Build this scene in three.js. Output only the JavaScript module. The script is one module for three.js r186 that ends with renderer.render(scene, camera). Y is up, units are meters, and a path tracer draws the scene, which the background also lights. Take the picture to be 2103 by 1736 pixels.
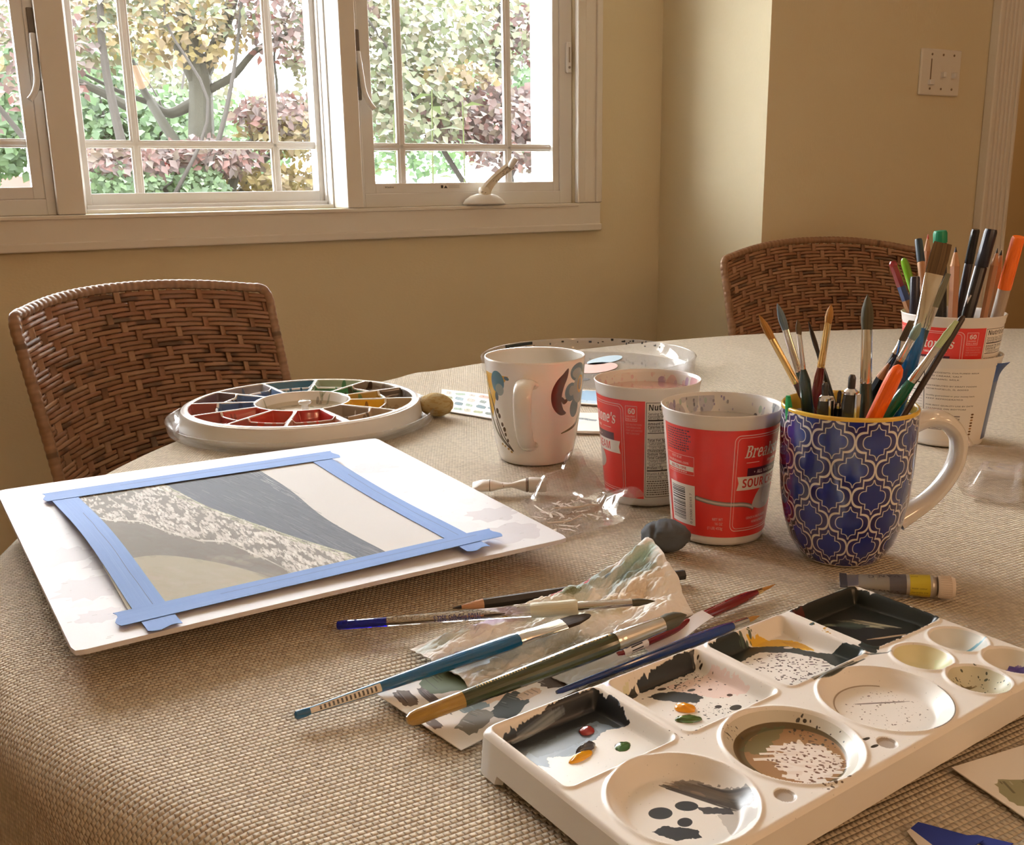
import * as THREE from 'three';
import { RoundedBoxGeometry } from 'three/addons/geometries/RoundedBoxGeometry.js';
import { mergeGeometries, mergeVertices, toCreasedNormals } from 'three/addons/utils/BufferGeometryUtils.js';
import { ImprovedNoise } from 'three/addons/math/ImprovedNoise.js';
import { RectAreaLightUniformsLib } from 'three/addons/lights/RectAreaLightUniformsLib.js';

// ---------------------------------------------------------------- camera, sky, lamps, exposure
// x runs along the window wall, z from that wall into the room, y up; metres
RectAreaLightUniformsLib.init();
const scene = new THREE.Scene();
const renderer = new THREE.WebGLRenderer();
renderer.toneMapping = THREE.LinearToneMapping;
renderer.toneMappingExposure = 1.0;
renderer.shadowMap.enabled = true;
const camera = new THREE.PerspectiveCamera(2 * Math.atan(868 / 2000) * 180 / Math.PI, 2103 / 1736, 0.02, 300);
camera.position.set(0, 1.025, 0);
camera.rotation.order = 'YXZ';
camera.rotation.set(-13.5 * Math.PI / 180, -(90 - 61.2) * Math.PI / 180, -0.86 * Math.PI / 180);
const SKY = 27.5;
scene.background = new THREE.Color().setRGB(1.0 * SKY, 1.02 * SKY, 1.04 * SKY);     // even overcast
const WARM = new THREE.Color().setRGB(1, 0.59, 0.32), LAMP = 22, PENDANT = 0.72;
const LAMPS = [[1.7, 0.2], [3.0, 0.2], [1.7, 1.6], [3.0, 1.6], [2.9, -2.2]], PENDANTS = [[0.2, 1.0], [0.9, 1.25], [1.6, 1.5]];

// ---------------------------------------------------------------- helpers
const T = 0.75, PI = Math.PI, TAU = 2 * PI;
function rng(seed) { let a = seed >>> 0; return () => { a = (a + 0x6D2B79F5) | 0; let t = Math.imul(a ^ (a >>> 15), 1 | a); t = (t + Math.imul(t ^ (t >>> 7), 61 | t)) ^ t; return ((t ^ (t >>> 14)) >>> 0) / 4294967296; }; }
const noise = new ImprovedNoise();
const fbm = (x, y, z = 0, o = 4) => { let s = 0, a = 0.5, f = 1; for (let i = 0; i < o; i++) { s += a * noise.noise(x * f, y * f, z + i * 7.3); a *= 0.5; f *= 2; } return s; };
const V = (x, y, z) => new THREE.Vector3(x, y, z);
const lerp = (a, b, t) => a + (b - a) * t, clamp = (x, a = 0, b = 1) => Math.min(b, Math.max(a, x));
const smooth = (a, b, x) => { const t = clamp((x - a) / (b - a)); return t * t * (3 - 2 * t); };
const taken = {};
function numbered(n) { const k = taken[n] = (taken[n] ?? -1) + 1; return k ? n + '_' + String(k).padStart(3, '0') : n; }
function shadows(m) { m.castShadow = m.receiveShadow = true; return m; }
function part(name, geo, mat, parent, label) { const m = shadows(new THREE.Mesh(geo, mat)); m.name = name; if (label) m.userData.label = label; parent.add(m); return m; }
function thing(name, label, category, p = [0, 0, 0], turn = 0, group) {
  const o = new THREE.Group(); o.name = numbered(name); o.position.set(...p); o.rotation.y = turn;
  o.userData = { label, category }; if (group) o.userData.group = group; scene.add(o); return o;
}
function solo(name, geo, mat, label, category, group) {
  const m = shadows(new THREE.Mesh(geo, mat)); m.name = numbered(name); m.userData = { label, category }; if (group) m.userData.group = group; scene.add(m); return m;
}
function struct(name, geo, mat, label) { const m = shadows(new THREE.Mesh(geo, mat)); m.name = name; m.userData = { kind: 'structure', label, category: name.split('_')[0] }; scene.add(m); return m; }
const lin = (r, g, b) => new THREE.Color().setRGB(r, g, b);
const hex = (h) => new THREE.Color(h);
function M(color, roughness = 0.6, extra = {}) { return new THREE.MeshPhysicalMaterial({ color, roughness, metalness: 0, ...extra }); }
function canvas(w, h, draw) { const c = document.createElement('canvas'); c.width = w; c.height = h; const g = c.getContext('2d'); draw(g, w, h); return c; }
function tex(w, h, draw, { srgb = true, repeat } = {}) {
  const t = new THREE.CanvasTexture(canvas(w, h, draw)); if (srgb) t.colorSpace = THREE.SRGBColorSpace;
  if (repeat) { t.wrapS = t.wrapT = THREE.RepeatWrapping; if (repeat.length) t.repeat.set(...repeat); } return t;
}
function pixels(w, h, fn, opts) { return tex(w, h, (g) => { const im = g.createImageData(w, h), d = im.data; for (let y = 0; y < h; y++) for (let x = 0; x < w; x++) { const c = fn(x, y), i = 4 * (y * w + x); d[i] = c[0]; d[i + 1] = c[1]; d[i + 2] = c[2]; d[i + 3] = 255; } g.putImageData(im, 0, 0); }, opts); }
const merge = (list) => mergeGeometries(list.map((g) => { const n = g.index ? g.toNonIndexed() : g; if (!n.attributes.uv) n.setAttribute('uv', new THREE.BufferAttribute(new Float32Array(n.attributes.position.count * 2), 2)); for (const k of Object.keys(n.attributes)) if (!['position', 'normal', 'uv', 'color'].includes(k)) n.deleteAttribute(k); return n; }));
const box = (x0, x1, y0, y1, z0, z1) => new THREE.BoxGeometry(x1 - x0, y1 - y0, z1 - z0).translate((x0 + x1) / 2, (y0 + y1) / 2, (z0 + z1) / 2);
const rbox = (x0, x1, y0, y1, z0, z1, r = 0.003, s = 2) => new RoundedBoxGeometry(x1 - x0, y1 - y0, z1 - z0, s, Math.min(r, (x1 - x0) / 2.01, (y1 - y0) / 2.01, (z1 - z0) / 2.01)).translate((x0 + x1) / 2, (y0 + y1) / 2, (z0 + z1) / 2);
function indexed(pos, uv, idx) { const g = new THREE.BufferGeometry(); g.setAttribute('position', new THREE.Float32BufferAttribute(pos, 3)); g.setAttribute('uv', new THREE.Float32BufferAttribute(uv, 2)); g.setIndex(idx); g.computeVertexNormals(); return g; }
// closed slab over fn(u, v): fn gives the lower face, the upper one lies th above it along the normal
function sheet(fn, nu, nv, th) {
  const pts = [], nor = [], e = 1e-3;
  for (let j = 0; j <= nv; j++) for (let i = 0; i <= nu; i++) {
    const u = i / nu, v = j / nv, p = fn(u, v);
    const du = fn(Math.min(1, u + e), v).sub(fn(Math.max(0, u - e), v)), dv = fn(u, Math.min(1, v + e)).sub(fn(u, Math.max(0, v - e)));
    const n = dv.cross(du).normalize(); if (n.y < 0 && th > 0 && fn.up !== false) n.negate(); pts.push(p); nor.push(n);
  }
  const W = nu + 1, at = (i, j) => j * W + i, pos = [], uv = [], idx = [];
  for (const top of [1, 0]) {
    const b = pos.length / 3;
    for (let j = 0; j <= nv; j++) for (let i = 0; i <= nu; i++) { const p = pts[at(i, j)].clone(); if (top) p.addScaledVector(nor[at(i, j)], th); pos.push(p.x, p.y, p.z); uv.push(i / nu, 1 - j / nv); }
    for (let j = 0; j < nv; j++) for (let i = 0; i < nu; i++) { const a = b + at(i, j), c = b + at(i + 1, j), d = b + at(i, j + 1), f = b + at(i + 1, j + 1); if (top) idx.push(a, d, c, c, d, f); else idx.push(a, c, d, c, f, d); }
  }
  const rim = []; for (let i = 0; i < nu; i++) rim.push([i, 0]); for (let j = 0; j < nv; j++) rim.push([nu, j]); for (let i = nu; i > 0; i--) rim.push([i, nv]); for (let j = nv; j > 0; j--) rim.push([0, j]);
  const b = pos.length / 3;
  rim.forEach(([i, j]) => { const p = pts[at(i, j)], q = p.clone().addScaledVector(nor[at(i, j)], th); pos.push(q.x, q.y, q.z, p.x, p.y, p.z); const a = clamp(i / nu, 0.004, 0.996), c = clamp(1 - j / nv, 0.004, 0.996); uv.push(a, c, a, c); });
  for (let k = 0; k < rim.length; k++) { const a = b + 2 * k, c = b + 2 * ((k + 1) % rim.length); idx.push(a, c, a + 1, c, c + 1, a + 1); }
  return indexed(pos, uv, idx);
}
const quad = (a, b, c, d) => (u, v) => a.clone().lerp(b, u).lerp(d.clone().lerp(c, u), v);      // a-b far edge, d-c near edge
// body of rings [y, rx, rz]; hard edges by crease angle
function rings(list, seg = 24, { crease = 0.7, close = true, uv0 = 0 } = {}) {
  const pos = [], uv = [], idx = [], n = list.length, y0 = list[0][0], y1 = list[n - 1][0];
  list.forEach(([y, rx, rz = rx, ox = 0, oz = 0]) => { for (let i = 0; i <= seg; i++) { const a = TAU * i / seg; pos.push(ox + rx * Math.sin(a), y, oz + rz * Math.cos(a)); uv.push(i / seg + uv0, y1 === y0 ? 0 : (y - y0) / (y1 - y0)); } });
  for (let j = 0; j < n - 1; j++) for (let i = 0; i < seg; i++) { const a = j * (seg + 1) + i, b = a + seg + 1; idx.push(a, a + 1, b, a + 1, b + 1, b); }
  if (close) for (const [j, s] of [[0, 1], [n - 1, -1]]) { const b = j * (seg + 1), [y, , , ox = 0, oz = 0] = list[j], c = pos.length / 3; pos.push(ox, y, oz); uv.push(0.5, j ? 1 : 0); for (let i = 0; i < seg; i++) s > 0 ? idx.push(c, b + i + 1, b + i) : idx.push(c, b + i, b + i + 1); }
  return toCreasedNormals(indexed(pos, uv, idx), crease);
}
// lathe of [r, y] points with v = height share
function turned(pts, seg = 64, { from = 0, arc = TAU } = {}) {
  const g = new THREE.LatheGeometry(pts.map(([r, y]) => new THREE.Vector2(Math.max(r, 1e-5), y)), seg, from, arc), p = g.attributes.position, uv = g.attributes.uv;
  let lo = 1e9, hi = -1e9; for (const [, y] of pts) { lo = Math.min(lo, y); hi = Math.max(hi, y); }
  for (let i = 0; i < p.count; i++) uv.setY(i, (p.getY(i) - lo) / (hi - lo || 1));
  return g;
}
// tube along points with radii [ra, rb] across frames
function tube(points, radius, seg = 40, rad = 10, closed = false) { return new THREE.TubeGeometry(new THREE.CatmullRomCurve3(points, closed), seg, radius, rad, closed); }
function aim(o, a, b, roll = 0) { const d = b.clone().sub(a); o.position.copy(a); o.quaternion.setFromUnitVectors(V(0, 1, 0), d.clone().normalize()); if (roll) o.rotateY(roll); return d.length(); }
const toCam = (x, z) => Math.atan2(-x, -z);                // turn about y that faces +z to the camera side

// ---------------------------------------------------------------- shared materials
const wallTex = pixels(256, 256, (x, y) => { const v = 128 + 90 * fbm(x / 6, y / 6, 1, 3); return [v, v, v]; }, { srgb: false, repeat: [6, 6] });
const wallMat = M(lin(0.74, 0.655, 0.455), 0.75, { bumpMap: wallTex, bumpScale: 0.0006 });
const ceilMat = M(lin(0.8, 0.77, 0.7), 0.9);
const trimMat = M(lin(0.80, 0.765, 0.70), 0.38);
const vinylMat = M(lin(0.82, 0.82, 0.81), 0.35);
const floorMat = M(lin(0.27, 0.15, 0.075), 0.45);
const glassMat = M(lin(1, 1, 1), 0.0, { transmission: 1, thickness: 0, ior: 1.45 });
const clearMat = M(lin(0.98, 0.98, 0.98), 0.04, { transmission: 0.93, thickness: 0, ior: 1.5 });
const plasticMat = M(lin(0.84, 0.82, 0.78), 0.28, { clearcoat: 0.3, clearcoatRoughness: 0.2 });
const paperMat = M(lin(0.86, 0.85, 0.83), 0.75);
const steel = M(lin(0.80, 0.78, 0.74), 0.17, { metalness: 1 });
const brass = M(lin(0.86, 0.62, 0.28), 0.2, { metalness: 1 });
const inkBlack = M(lin(0.012, 0.012, 0.014), 0.35);
const lacquer = (c, extra = {}) => M(c, 0.22, { clearcoat: 0.6, clearcoatRoughness: 0.08, ...extra });
const hairTex = (c0, c1) => tex(64, 64, (g) => { g.fillStyle = c0; g.fillRect(0, 0, 64, 64); const r = rng(5); for (let i = 0; i < 60; i++) { g.fillStyle = r() < 0.5 ? c1 : c0; g.globalAlpha = 0.5; g.fillRect(r() * 64, 0, 1.4, 64); } });

// ---------------------------------------------------------------- room shell
const CEIL = 2.5, ZW = -2.05, ZB = 3.3, XA = -1.9, XB = 4.6, ZS = -1.674, XR = 1.567;
const WX0 = -0.40, WXM = -0.40, WX1 = 1.31, WY0 = 0.989, WY1 = 2.34;
struct('floor', box(XA - 0.2, XB + 0.2, -0.12, 0, ZW - 1.6, ZB + 0.2), floorMat, 'brown wooden floor of the dining room');
struct('ceiling', box(XA - 0.2, XB + 0.2, CEIL, CEIL + 0.12, ZW - 1.6, ZB + 0.2), ceilMat, 'plain off-white ceiling');
struct('wall_window', merge([box(XA, WX0, 0, CEIL, ZW - 0.2, ZW), box(WX1, XR + 0.1, 0, CEIL, ZW - 0.2, ZW), box(WX0, WX1, 0, WY0, ZW - 0.2, ZW), box(WX0, WX1, WY1, CEIL, ZW - 0.2, ZW)]), wallMat, 'beige painted wall around the row of windows');
struct('wall_return', box(XR, XR + 0.12, 0, CEIL, ZW, ZS - 0.12), wallMat, 'short beige return wall beside the window, brightly lit');
struct('wall_switch', merge([box(XR, 2.345, 0, CEIL, ZS - 0.12, ZS), box(2.345, 3.2, 2.1, CEIL, ZS - 0.12, ZS), box(3.2, XB, 0, CEIL, ZS - 0.12, ZS)]), wallMat, 'beige wall that carries the light switch plate');
struct('wall_hall', merge([box(2.2, XB, 0, CEIL, ZW - 0.72, ZW - 0.6), box(2.2, 2.3, 0, CEIL, ZW - 0.6, ZS - 0.12)]), wallMat, 'beige hallway wall seen past the door casing');
struct('wall_left', box(XA - 0.12, XA, 0, CEIL, ZW - 0.16, ZB), wallMat, 'beige side wall of the dining room');
struct('wall_right', box(XB, XB + 0.12, 0, CEIL, ZW - 1.12, ZB), wallMat, 'beige far side wall of the dining room');
struct('wall_back', box(XA - 0.12, XB + 0.12, 0, CEIL, ZB, ZB + 0.12), wallMat, 'beige wall opposite the windows');

// picture-frame casing round the window row, with a raised outer band
{
  const f = ZW, cw = 0.0655;
  const casing = (x0, x1, y0, y1, side) => merge([rbox(x0, x1, y0, y1, f, f + 0.016, 0.003), side === 'v' ? rbox(x1 - 0.016, x1 + 0.0006, y0 + 0.0006, y1 + 0.0006, f + 0.002, f + 0.022, 0.003) : side === 'l' ? rbox(x0 - 0.0006, x0 + 0.016, y0 + 0.0006, y1 + 0.0006, f + 0.002, f + 0.022, 0.003) : rbox(x0 - 0.0006, x1 + 0.0006, y0 - 0.0006, y0 + 0.016, f + 0.002, f + 0.022, 0.003), side === 'b' ? rbox(x0 + cw, x1 - cw, y1 - 0.008, y1, f, f + 0.02, 0.002) : rbox(x0 + 0.02, x1 - 0.02, y0 + 0.001, y1 - 0.001, f, f + 0.0165, 0.002)]);
  struct('trim_1', casing(WX0 - cw, WX1 + cw, WY0 - cw, WY0, 'b'), trimMat, 'white moulded casing board below the windows');
  struct('trim_2', casing(WX1, WX1 + cw, WY0 + 0.0005, WY1 + cw, 'v'), trimMat, 'white moulded casing board beside the right window');
  struct('trim_3', casing(WX0 - cw, WX0, WY0 + 0.0005, WY1 + cw, 'l'), trimMat, 'white moulded casing board beside the left window');
  struct('trim_4', rbox(WX0 + 0.0005, WX1 - 0.0005, WY1, WY1 + cw, f, f + 0.018, 0.003), trimMat, 'white casing board above the windows');
  struct('trim_5', rbox(0.160, 0.2090, WY0, WY1, f - 0.2, f + 0.012, 0.003), trimMat, 'white post between the left and middle windows');
  struct('trim_6', rbox(0.7284, 0.764, WY0, WY1, f - 0.2, f + 0.012, 0.003), trimMat, 'white post between the middle and right windows');
  // fluted door casing at the end of the switch wall
  struct('trim_7', merge([rbox(2.293, 2.402, 0.001, 2.189, ZS, ZS + 0.014, 0.002), rbox(2.290, 2.304, 0, 2.19, ZS, ZS + 0.026, 0.004), ...[2.322, 2.338, 2.354, 2.370].map((x) => rbox(x, x + 0.009, 0, 2.19, ZS, ZS + 0.019, 0.004)), rbox(2.390, 2.403, 0, 2.19, ZS, ZS + 0.020, 0.004), rbox(2.3455, 2.401, 0.002, 2.12, ZS - 0.12, ZS - 0.0005, 0.002)]), trimMat, 'white fluted door casing beside the light switch');
  for (const [k, y0, y1, x0, x1] of [[1, 0, 0.11, XA, XR]]) struct('baseboard_window', rbox(x0, x1, y0, y1, ZW, ZW + 0.014, 0.003), trimMat, 'white baseboard under the windows');
}
const ring = (x0, x1, y0, y1, z0, z1, l, r, b, t = b) => merge([rbox(x0, x0 + l, y0, y1, z0, z1, 0.002), rbox(x1 - r, x1, y0, y1, z0, z1, 0.002), rbox(x0 + l - 0.001, x1 - r + 0.001, y0, y0 + b, z0, z1, 0.002), rbox(x0 + l - 0.001, x1 - r + 0.001, y1 - t, y1, z0, z1, 0.002)]);
function windowUnit(name, label, frame, sash, gx, gy, z, vb, hb) {
  const o = new THREE.Group(); o.name = name; o.userData = { kind: 'structure', label, category: 'window' }; scene.add(o);
  frame.forEach((g) => part('window_frame', g, vinylMat, o)); part('sash', sash, vinylMat, o);
  part('pane', box(gx[0] - 0.004, gx[1] + 0.004, gy[0] - 0.004, gy[1] + 0.004, z - 0.002, z + 0.002), glassMat, o);
  const bars = (zz, d) => { for (const x of vb) part('muntin', merge([rbox(x - 0.0095, x + 0.0095, gy[0] - 0.002, gy[1] + 0.002, zz - d, zz + d, 0.002), rbox(x - 0.005, x + 0.005, gy[0] - 0.002, gy[1] + 0.002, zz - d * 1.5, zz + d * 1.5, 0.002)]), vinylMat, o); const g = []; g.push(rbox(gx[0] - 0.002, gx[1] + 0.002, hb - 0.008, hb + 0.008, zz - d, zz + d, 0.002), rbox(gx[0] - 0.002, gx[1] + 0.002, hb - 0.0045, hb + 0.0045, zz - d * 1.5, zz + d * 1.5, 0.002)); part('muntin', merge(g), vinylMat, o); };
  bars(z, 0.005);
  return o;
}
windowUnit('window_1', 'left casement window with the brick house behind it', [ring(WXM, 0.160, WY0, WY1, ZW - 0.15, ZW - 0.012, 0.017, 0.0165, 0.030)], ring(WXM + 0.0165, 0.144, 1.019, WY1 - 0.03, -2.105, -2.066, 0.021, 0.021, 0.022), [WXM + 0.037, 0.1235], [1.0405, WY1 - 0.052], -2.085, [-0.29, 0.04], 1.1205);
windowUnit('window_2', 'middle window with prairie muntins in front of the tree trunk', [ring(0.209, 0.7284, WY0, WY1, ZW - 0.2, ZW - 0.075, 0.010, 0.004, 0.008), ring(0.2155, 0.7254, WY0 + 0.006, WY1, ZW - 0.2, ZW - 0.105, 0.008, 0.004, 0.010)], ring(0.222, 0.7225, WY0 + 0.013, WY1 - 0.02, -2.215, -2.172, 0.014, 0.0125, 0.0255), [0.2355, 0.7105], [1.0275, WY1 - 0.04], -2.19, [0.3315, 0.6205], 1.1250);
const w3 = windowUnit('window_3', 'right casement window with the crank and red foliage outside', [ring(0.764, WX1, WY0, WY1, ZW - 0.15, ZW - 0.012, 0.0135, 0.0345, 0.030), rbox(1.268, 1.282, WY0 + 0.02, WY1 - 0.02, ZW - 0.125, ZW - 0.056, 0.002)], ring(0.777, 1.276, 1.0185, WY1 - 0.03, -2.102, -2.066, 0.0275, 0.018, 0.022), [0.8045, 1.258], [1.0405, WY1 - 0.052], -2.085, [0.874, 1.145], 1.119);
{ // small printed marks on the lower rail of the right sash
  const mk = (w, draw) => M(hex('#ffffff'), 0.5, { map: tex(256, 64, (g) => { g.fillStyle = '#e9e6df'; g.fillRect(0, 0, 256, 64); g.fillStyle = '#333'; draw(g); }) });
  part('rail_sticker', box(0.822, 0.852, 1.0285, 1.0355, -2.0662, -2.0655), mk(1, (g) => { g.font = 'bold italic 44px serif'; g.fillText('Window', 20, 46); }), w3);
  part('rail_sticker', box(0.958, 1.012, 1.027, 1.0365, -2.0662, -2.0655), mk(1, (g) => { g.fillRect(14, 10, 26, 44); g.beginPath(); g.moveTo(70, 12); g.lineTo(92, 54); g.lineTo(48, 54); g.fill(); g.fillStyle = '#bbb'; for (let i = 0; i < 4; i++) g.fillRect(105, 10 + i * 12, 130, 5); }), w3);
}
// lock levers, crank, cord cleat
function lever(x, y, s, label) {
  const o = thing('window_latch', label, 'latch', [x, y, ZW - 0.012], 0, 'casement latches');
  part('slot_plate', rbox(-0.006, 0.006, -0.012, 0.13, -0.001, 0.004, 0.003), M(lin(0.16, 0.13, 0.10), 0.5), o, 'dark slot of the latch');
  part('lever', tube([V(0, 0.085, 0.006), V(s * 0.002, 0.04, 0.016), V(s * 0.004, 0.0, 0.026), V(s * 0.012, -0.022, 0.034), V(s * 0.02, -0.032, 0.036)], 0.0055, 24, 10), vinylMat, o);
}
lever(0.1545, 1.225, -1, 'white latch lever on the left window beside the post'); lever(0.7735, 1.225, 1, 'white latch lever on the right window beside the post');
{
  const o = thing('window_crank', 'worn white folding crank handle on the right window sill', 'crank', [1.056, WY0 + 0.0005, -2.038]);
  const dome = turned([[0.0, 0.026], [0.018, 0.0255], [0.034, 0.021], [0.047, 0.013], [0.053, 0.005], [0.054, 0], [0, 0]], 40); dome.scale(1, 1, 0.42);
  part('crank_base', dome, vinylMat, o);
  const worn = M(hex('#ffffff'), 0.4, { map: tex(256, 256, (g) => { g.fillStyle = '#e4dccb'; g.fillRect(0, 0, 256, 256); const r = rng(9); g.fillStyle = '#4a3c2a'; for (let i = 0; i < 38; i++) { const x = r() * 256, y = 250 - 190 * r() * r(); g.beginPath(); g.ellipse(x, y, 3 + 9 * r(), 2 + 6 * r(), r() * 3, 0, TAU); g.fill(); } }) });
  const hub = rings([[0.014, 0.014, 0.012], [0.034, 0.0135, 0.012], [0.040, 0.010, 0.009]], 20); part('crank_hub', hub, worn, o);
  const arm = sheet(Object.assign((u, v) => { const t = v, x = 0.002 + 0.062 * Math.pow(t, 1.35), y = 0.022 + 0.066 * Math.pow(t, 0.8), w = lerp(0.013, 0.0065, smooth(0, 0.8, t)); return V(x + (u - 0.5) * 2 * w * 0.85, y - (u - 0.5) * 2 * w * 0.35 * t, 0.008 + 0.012 * t - 0.004 * Math.cos(PI * (u - 0.5))); }, { up: false }), 8, 24, 0.007);
  part('crank_arm', arm, worn, o);
  const k = part('crank_knob', rings([[0, 0.0055], [0.004, 0.0072], [0.012, 0.0075], [0.021, 0.0078], [0.025, 0.006], [0.0265, 0.001]], 18), vinylMat, o); aim(k, V(0.058, 0.083, 0.019), V(0.07, 0.107, 0.03));
}
{
  const o = thing('cord_cleat', 'small white cord cleat on the right window jamb', 'cleat', [1.2975, 1.288, ZW - 0.012]);
  part('cleat_plate', rbox(-0.0075, 0.0075, 0, 0.07, 0, 0.009, 0.007, 4), vinylMat, o);
  part('cleat_slot', rbox(-0.002, 0.002, 0.024, 0.058, 0.0085, 0.0096, 0.001), M(lin(0.45, 0.4, 0.33), 0.6), o, 'narrow slot in the cleat'); part('cleat_screw', new THREE.CylinderGeometry(0.003, 0.003, 0.002, 14).rotateX(PI / 2).translate(0, 0.013, 0.0092), M(lin(0.3, 0.28, 0.25), 0.5), o, 'dark screw head');
}
{ // three-gang switch plate
  const o = thing('light_switch', 'off-white three-gang light switch plate with slider and toggles', 'switch', [2.1118, 1.2828, ZS]);
  part('cover_plate', rbox(-0.0712, 0.0712, -0.0532, 0.0532, 0, 0.007, 0.004, 3), trimMat, o);
  const dark = M(lin(0.25, 0.19, 0.13), 0.7);
  for (const [x, y0, y1, k] of [[-0.036, -0.026, 0.03, 0], [0.004, -0.016, 0.016, 1], [0.043, -0.016, 0.016, 1]]) {
    part('switch_slot', rbox(x - (k ? 0.006 : 0.0022), x + (k ? 0.006 : 0.0022), y0, y1, 0.0055, 0.0074, 0.0006), k ? trimMat : dark, o);
    part(k ? 'toggle' : 'slider_knob', k ? rbox(x - 0.0045, x + 0.0045, -0.012, 0.001, 0.006, 0.018, 0.002) : rbox(x - 0.008, x + 0.008, -0.03, -0.018, 0.006, 0.015, 0.002), vinylMat, o);
    for (const y of [-0.038, 0.04]) part('plate_screw', new THREE.CylinderGeometry(0.0028, 0.0028, 0.0016, 12).rotateX(PI / 2).translate(x, y, 0.0072), dark, o);
  }
}
// recessed ceiling lamps behind the camera: glowing lens and a light of its size just below
LAMPS.forEach(([x, z], i) => {
  const o = thing('recessed_lamp', 'round recessed ceiling lamp with warm lens', 'lamp', [x, CEIL, z], 0, 'recessed ceiling lamps');
  part('lamp_trim', turned([[0.062, -0.001], [0.064, -0.008], [0.088, -0.006], [0.09, 0.0], [0.062, 0]], 32), vinylMat, o);
  part('lamp_lens', new THREE.CylinderGeometry(0.062, 0.062, 0.004, 32).translate(0, -0.003, 0), new THREE.MeshStandardMaterial({ color: 0x000000, emissive: WARM, emissiveIntensity: 6 }), o, 'glowing warm lens');
  const l = new THREE.RectAreaLight(WARM, z < -1 ? LAMP * 7 : LAMP, 0.12, 0.12); l.position.set(x, CEIL - 0.012, z); l.rotation.x = -PI / 2; scene.add(l);
});

// three hanging lamps over the counter behind the camera: their small warm glints show on the mug handles
PENDANTS.forEach(([x, z]) => {
  const o = thing('pendant_lamp', 'hanging pendant lamp with small glass globe', 'lamp', [x, 1.62, z], 0, 'pendant lamps behind the camera');
  part('lamp_cord', new THREE.CylinderGeometry(0.003, 0.003, CEIL - 1.62 - 0.09, 8).translate(0, (CEIL - 1.62 + 0.09) / 2, 0), inkBlack, o); part('lamp_canopy', turned([[0, CEIL - 1.62 - 0.03], [0.05, CEIL - 1.62 - 0.02], [0.055, CEIL - 1.62], [0, CEIL - 1.62]], 24), steel, o);
  part('lamp_socket', turned([[0, 0.095], [0.018, 0.09], [0.022, 0.05], [0, 0.05]], 24), steel, o);
  part('lamp_globe', new THREE.SphereGeometry(0.06, 32, 20), new THREE.MeshStandardMaterial({ color: 0x000000, emissive: WARM, emissiveIntensity: 10 }), o, 'glowing warm globe');
  const l = new THREE.PointLight(WARM, PENDANT, 0, 2); l.position.set(x, 1.62, z); l.castShadow = true; l.shadow.radius = 3; scene.add(l);
});

// ---------------------------------------------------------------- outdoors
struct('ground', (() => { const g = new THREE.PlaneGeometry(90, 60, 60, 40).rotateX(-PI / 2).translate(6, 0, -32.4), p = g.attributes.position; for (let i = 0; i < p.count; i++) { const d = -p.getZ(i); p.setY(i, -0.35 + 1.55 * smooth(6, 30, d) + 0.4 * smooth(30, 60, d)); } g.computeVertexNormals(); return g; })(), M(lin(0.20, 0.21, 0.19), 0.95), 'pale lawn and street rising outside the windows');
const leafShape = (w, l, fold = 0.25) => { const g = indexed([0, 0, 0, w * 0.5, fold * w, l * 0.42, 0, 0, l * 0.5, 0, -0.1 * l, l, -w * 0.5, fold * w, l * 0.42], [0.5, 0, 1, 0.4, 0.5, 0.5, 0.5, 1, 0, 0.4], [0, 2, 1, 2, 3, 1, 0, 4, 2, 2, 4, 3]); return g.toNonIndexed(); };
const leafMat = M(lin(1, 1, 1), 0.9, { transmission: 0.45, thickness: 0, side: THREE.DoubleSide });
function foliage(name, parent, spots, shape, size, cols, seed, label) {     // spots: [x, y, z, rx, ry, rz, count, palette]
  spots = spots.map((s) => s.map((v, i) => i === 6 ? Math.round(v * 5.5) : v)); const n = spots.reduce((a, s) => a + s[6], 0), r = rng(seed), im = new THREE.InstancedMesh(shape, leafMat, n), d = new THREE.Object3D(); let k = 0;
  for (const [x, y, z, rx, ry, rz, c, pal = 0] of spots) for (let i = 0; i < c; i++) {
    let a, b, e; do { a = 2 * r() - 1; b = 2 * r() - 1; e = 2 * r() - 1; } while (a * a + b * b + e * e > 1);
    d.position.set(x + a * rx, y + b * ry, z + e * rz); d.rotation.set(0.5 + r() * 1.4, r() * TAU, (r() - 0.5) * 1.2); d.scale.setScalar(size * (0.6 + 0.8 * r())); d.updateMatrix(); im.setMatrixAt(k, d.matrix);
    const p = cols[pal], q = p[Math.floor(r() * p.length)], f = 0.75 + 0.5 * r(); im.setColorAt(k, lin(q[0] * f, q[1] * f, q[2] * f)); k++;
  }
  im.name = name; im.userData = { kind: 'stuff', label }; shadows(im); parent.add(im);
}
const limb = (pts, r0, r1, seg = 14) => { const c = new THREE.CatmullRomCurve3(pts), g = new THREE.TubeGeometry(c, seg, 1, 9), p = g.attributes.position; for (let i = 0; i <= seg; i++) { const o = c.getPointAt(i / seg), r = lerp(r0, r1, i / seg); for (let j = 0; j <= 9; j++) { const k = i * 10 + j; p.setXYZ(k, o.x + (p.getX(k) - o.x) * r, o.y + (p.getY(k) - o.y) * r, o.z + (p.getZ(k) - o.z) * r); } } g.computeVertexNormals(); return g; };
const barkMat = (r, g, b) => M(lin(r, g, b), 0.95, { bumpMap: wallTex, bumpScale: 0.01 });
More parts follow.
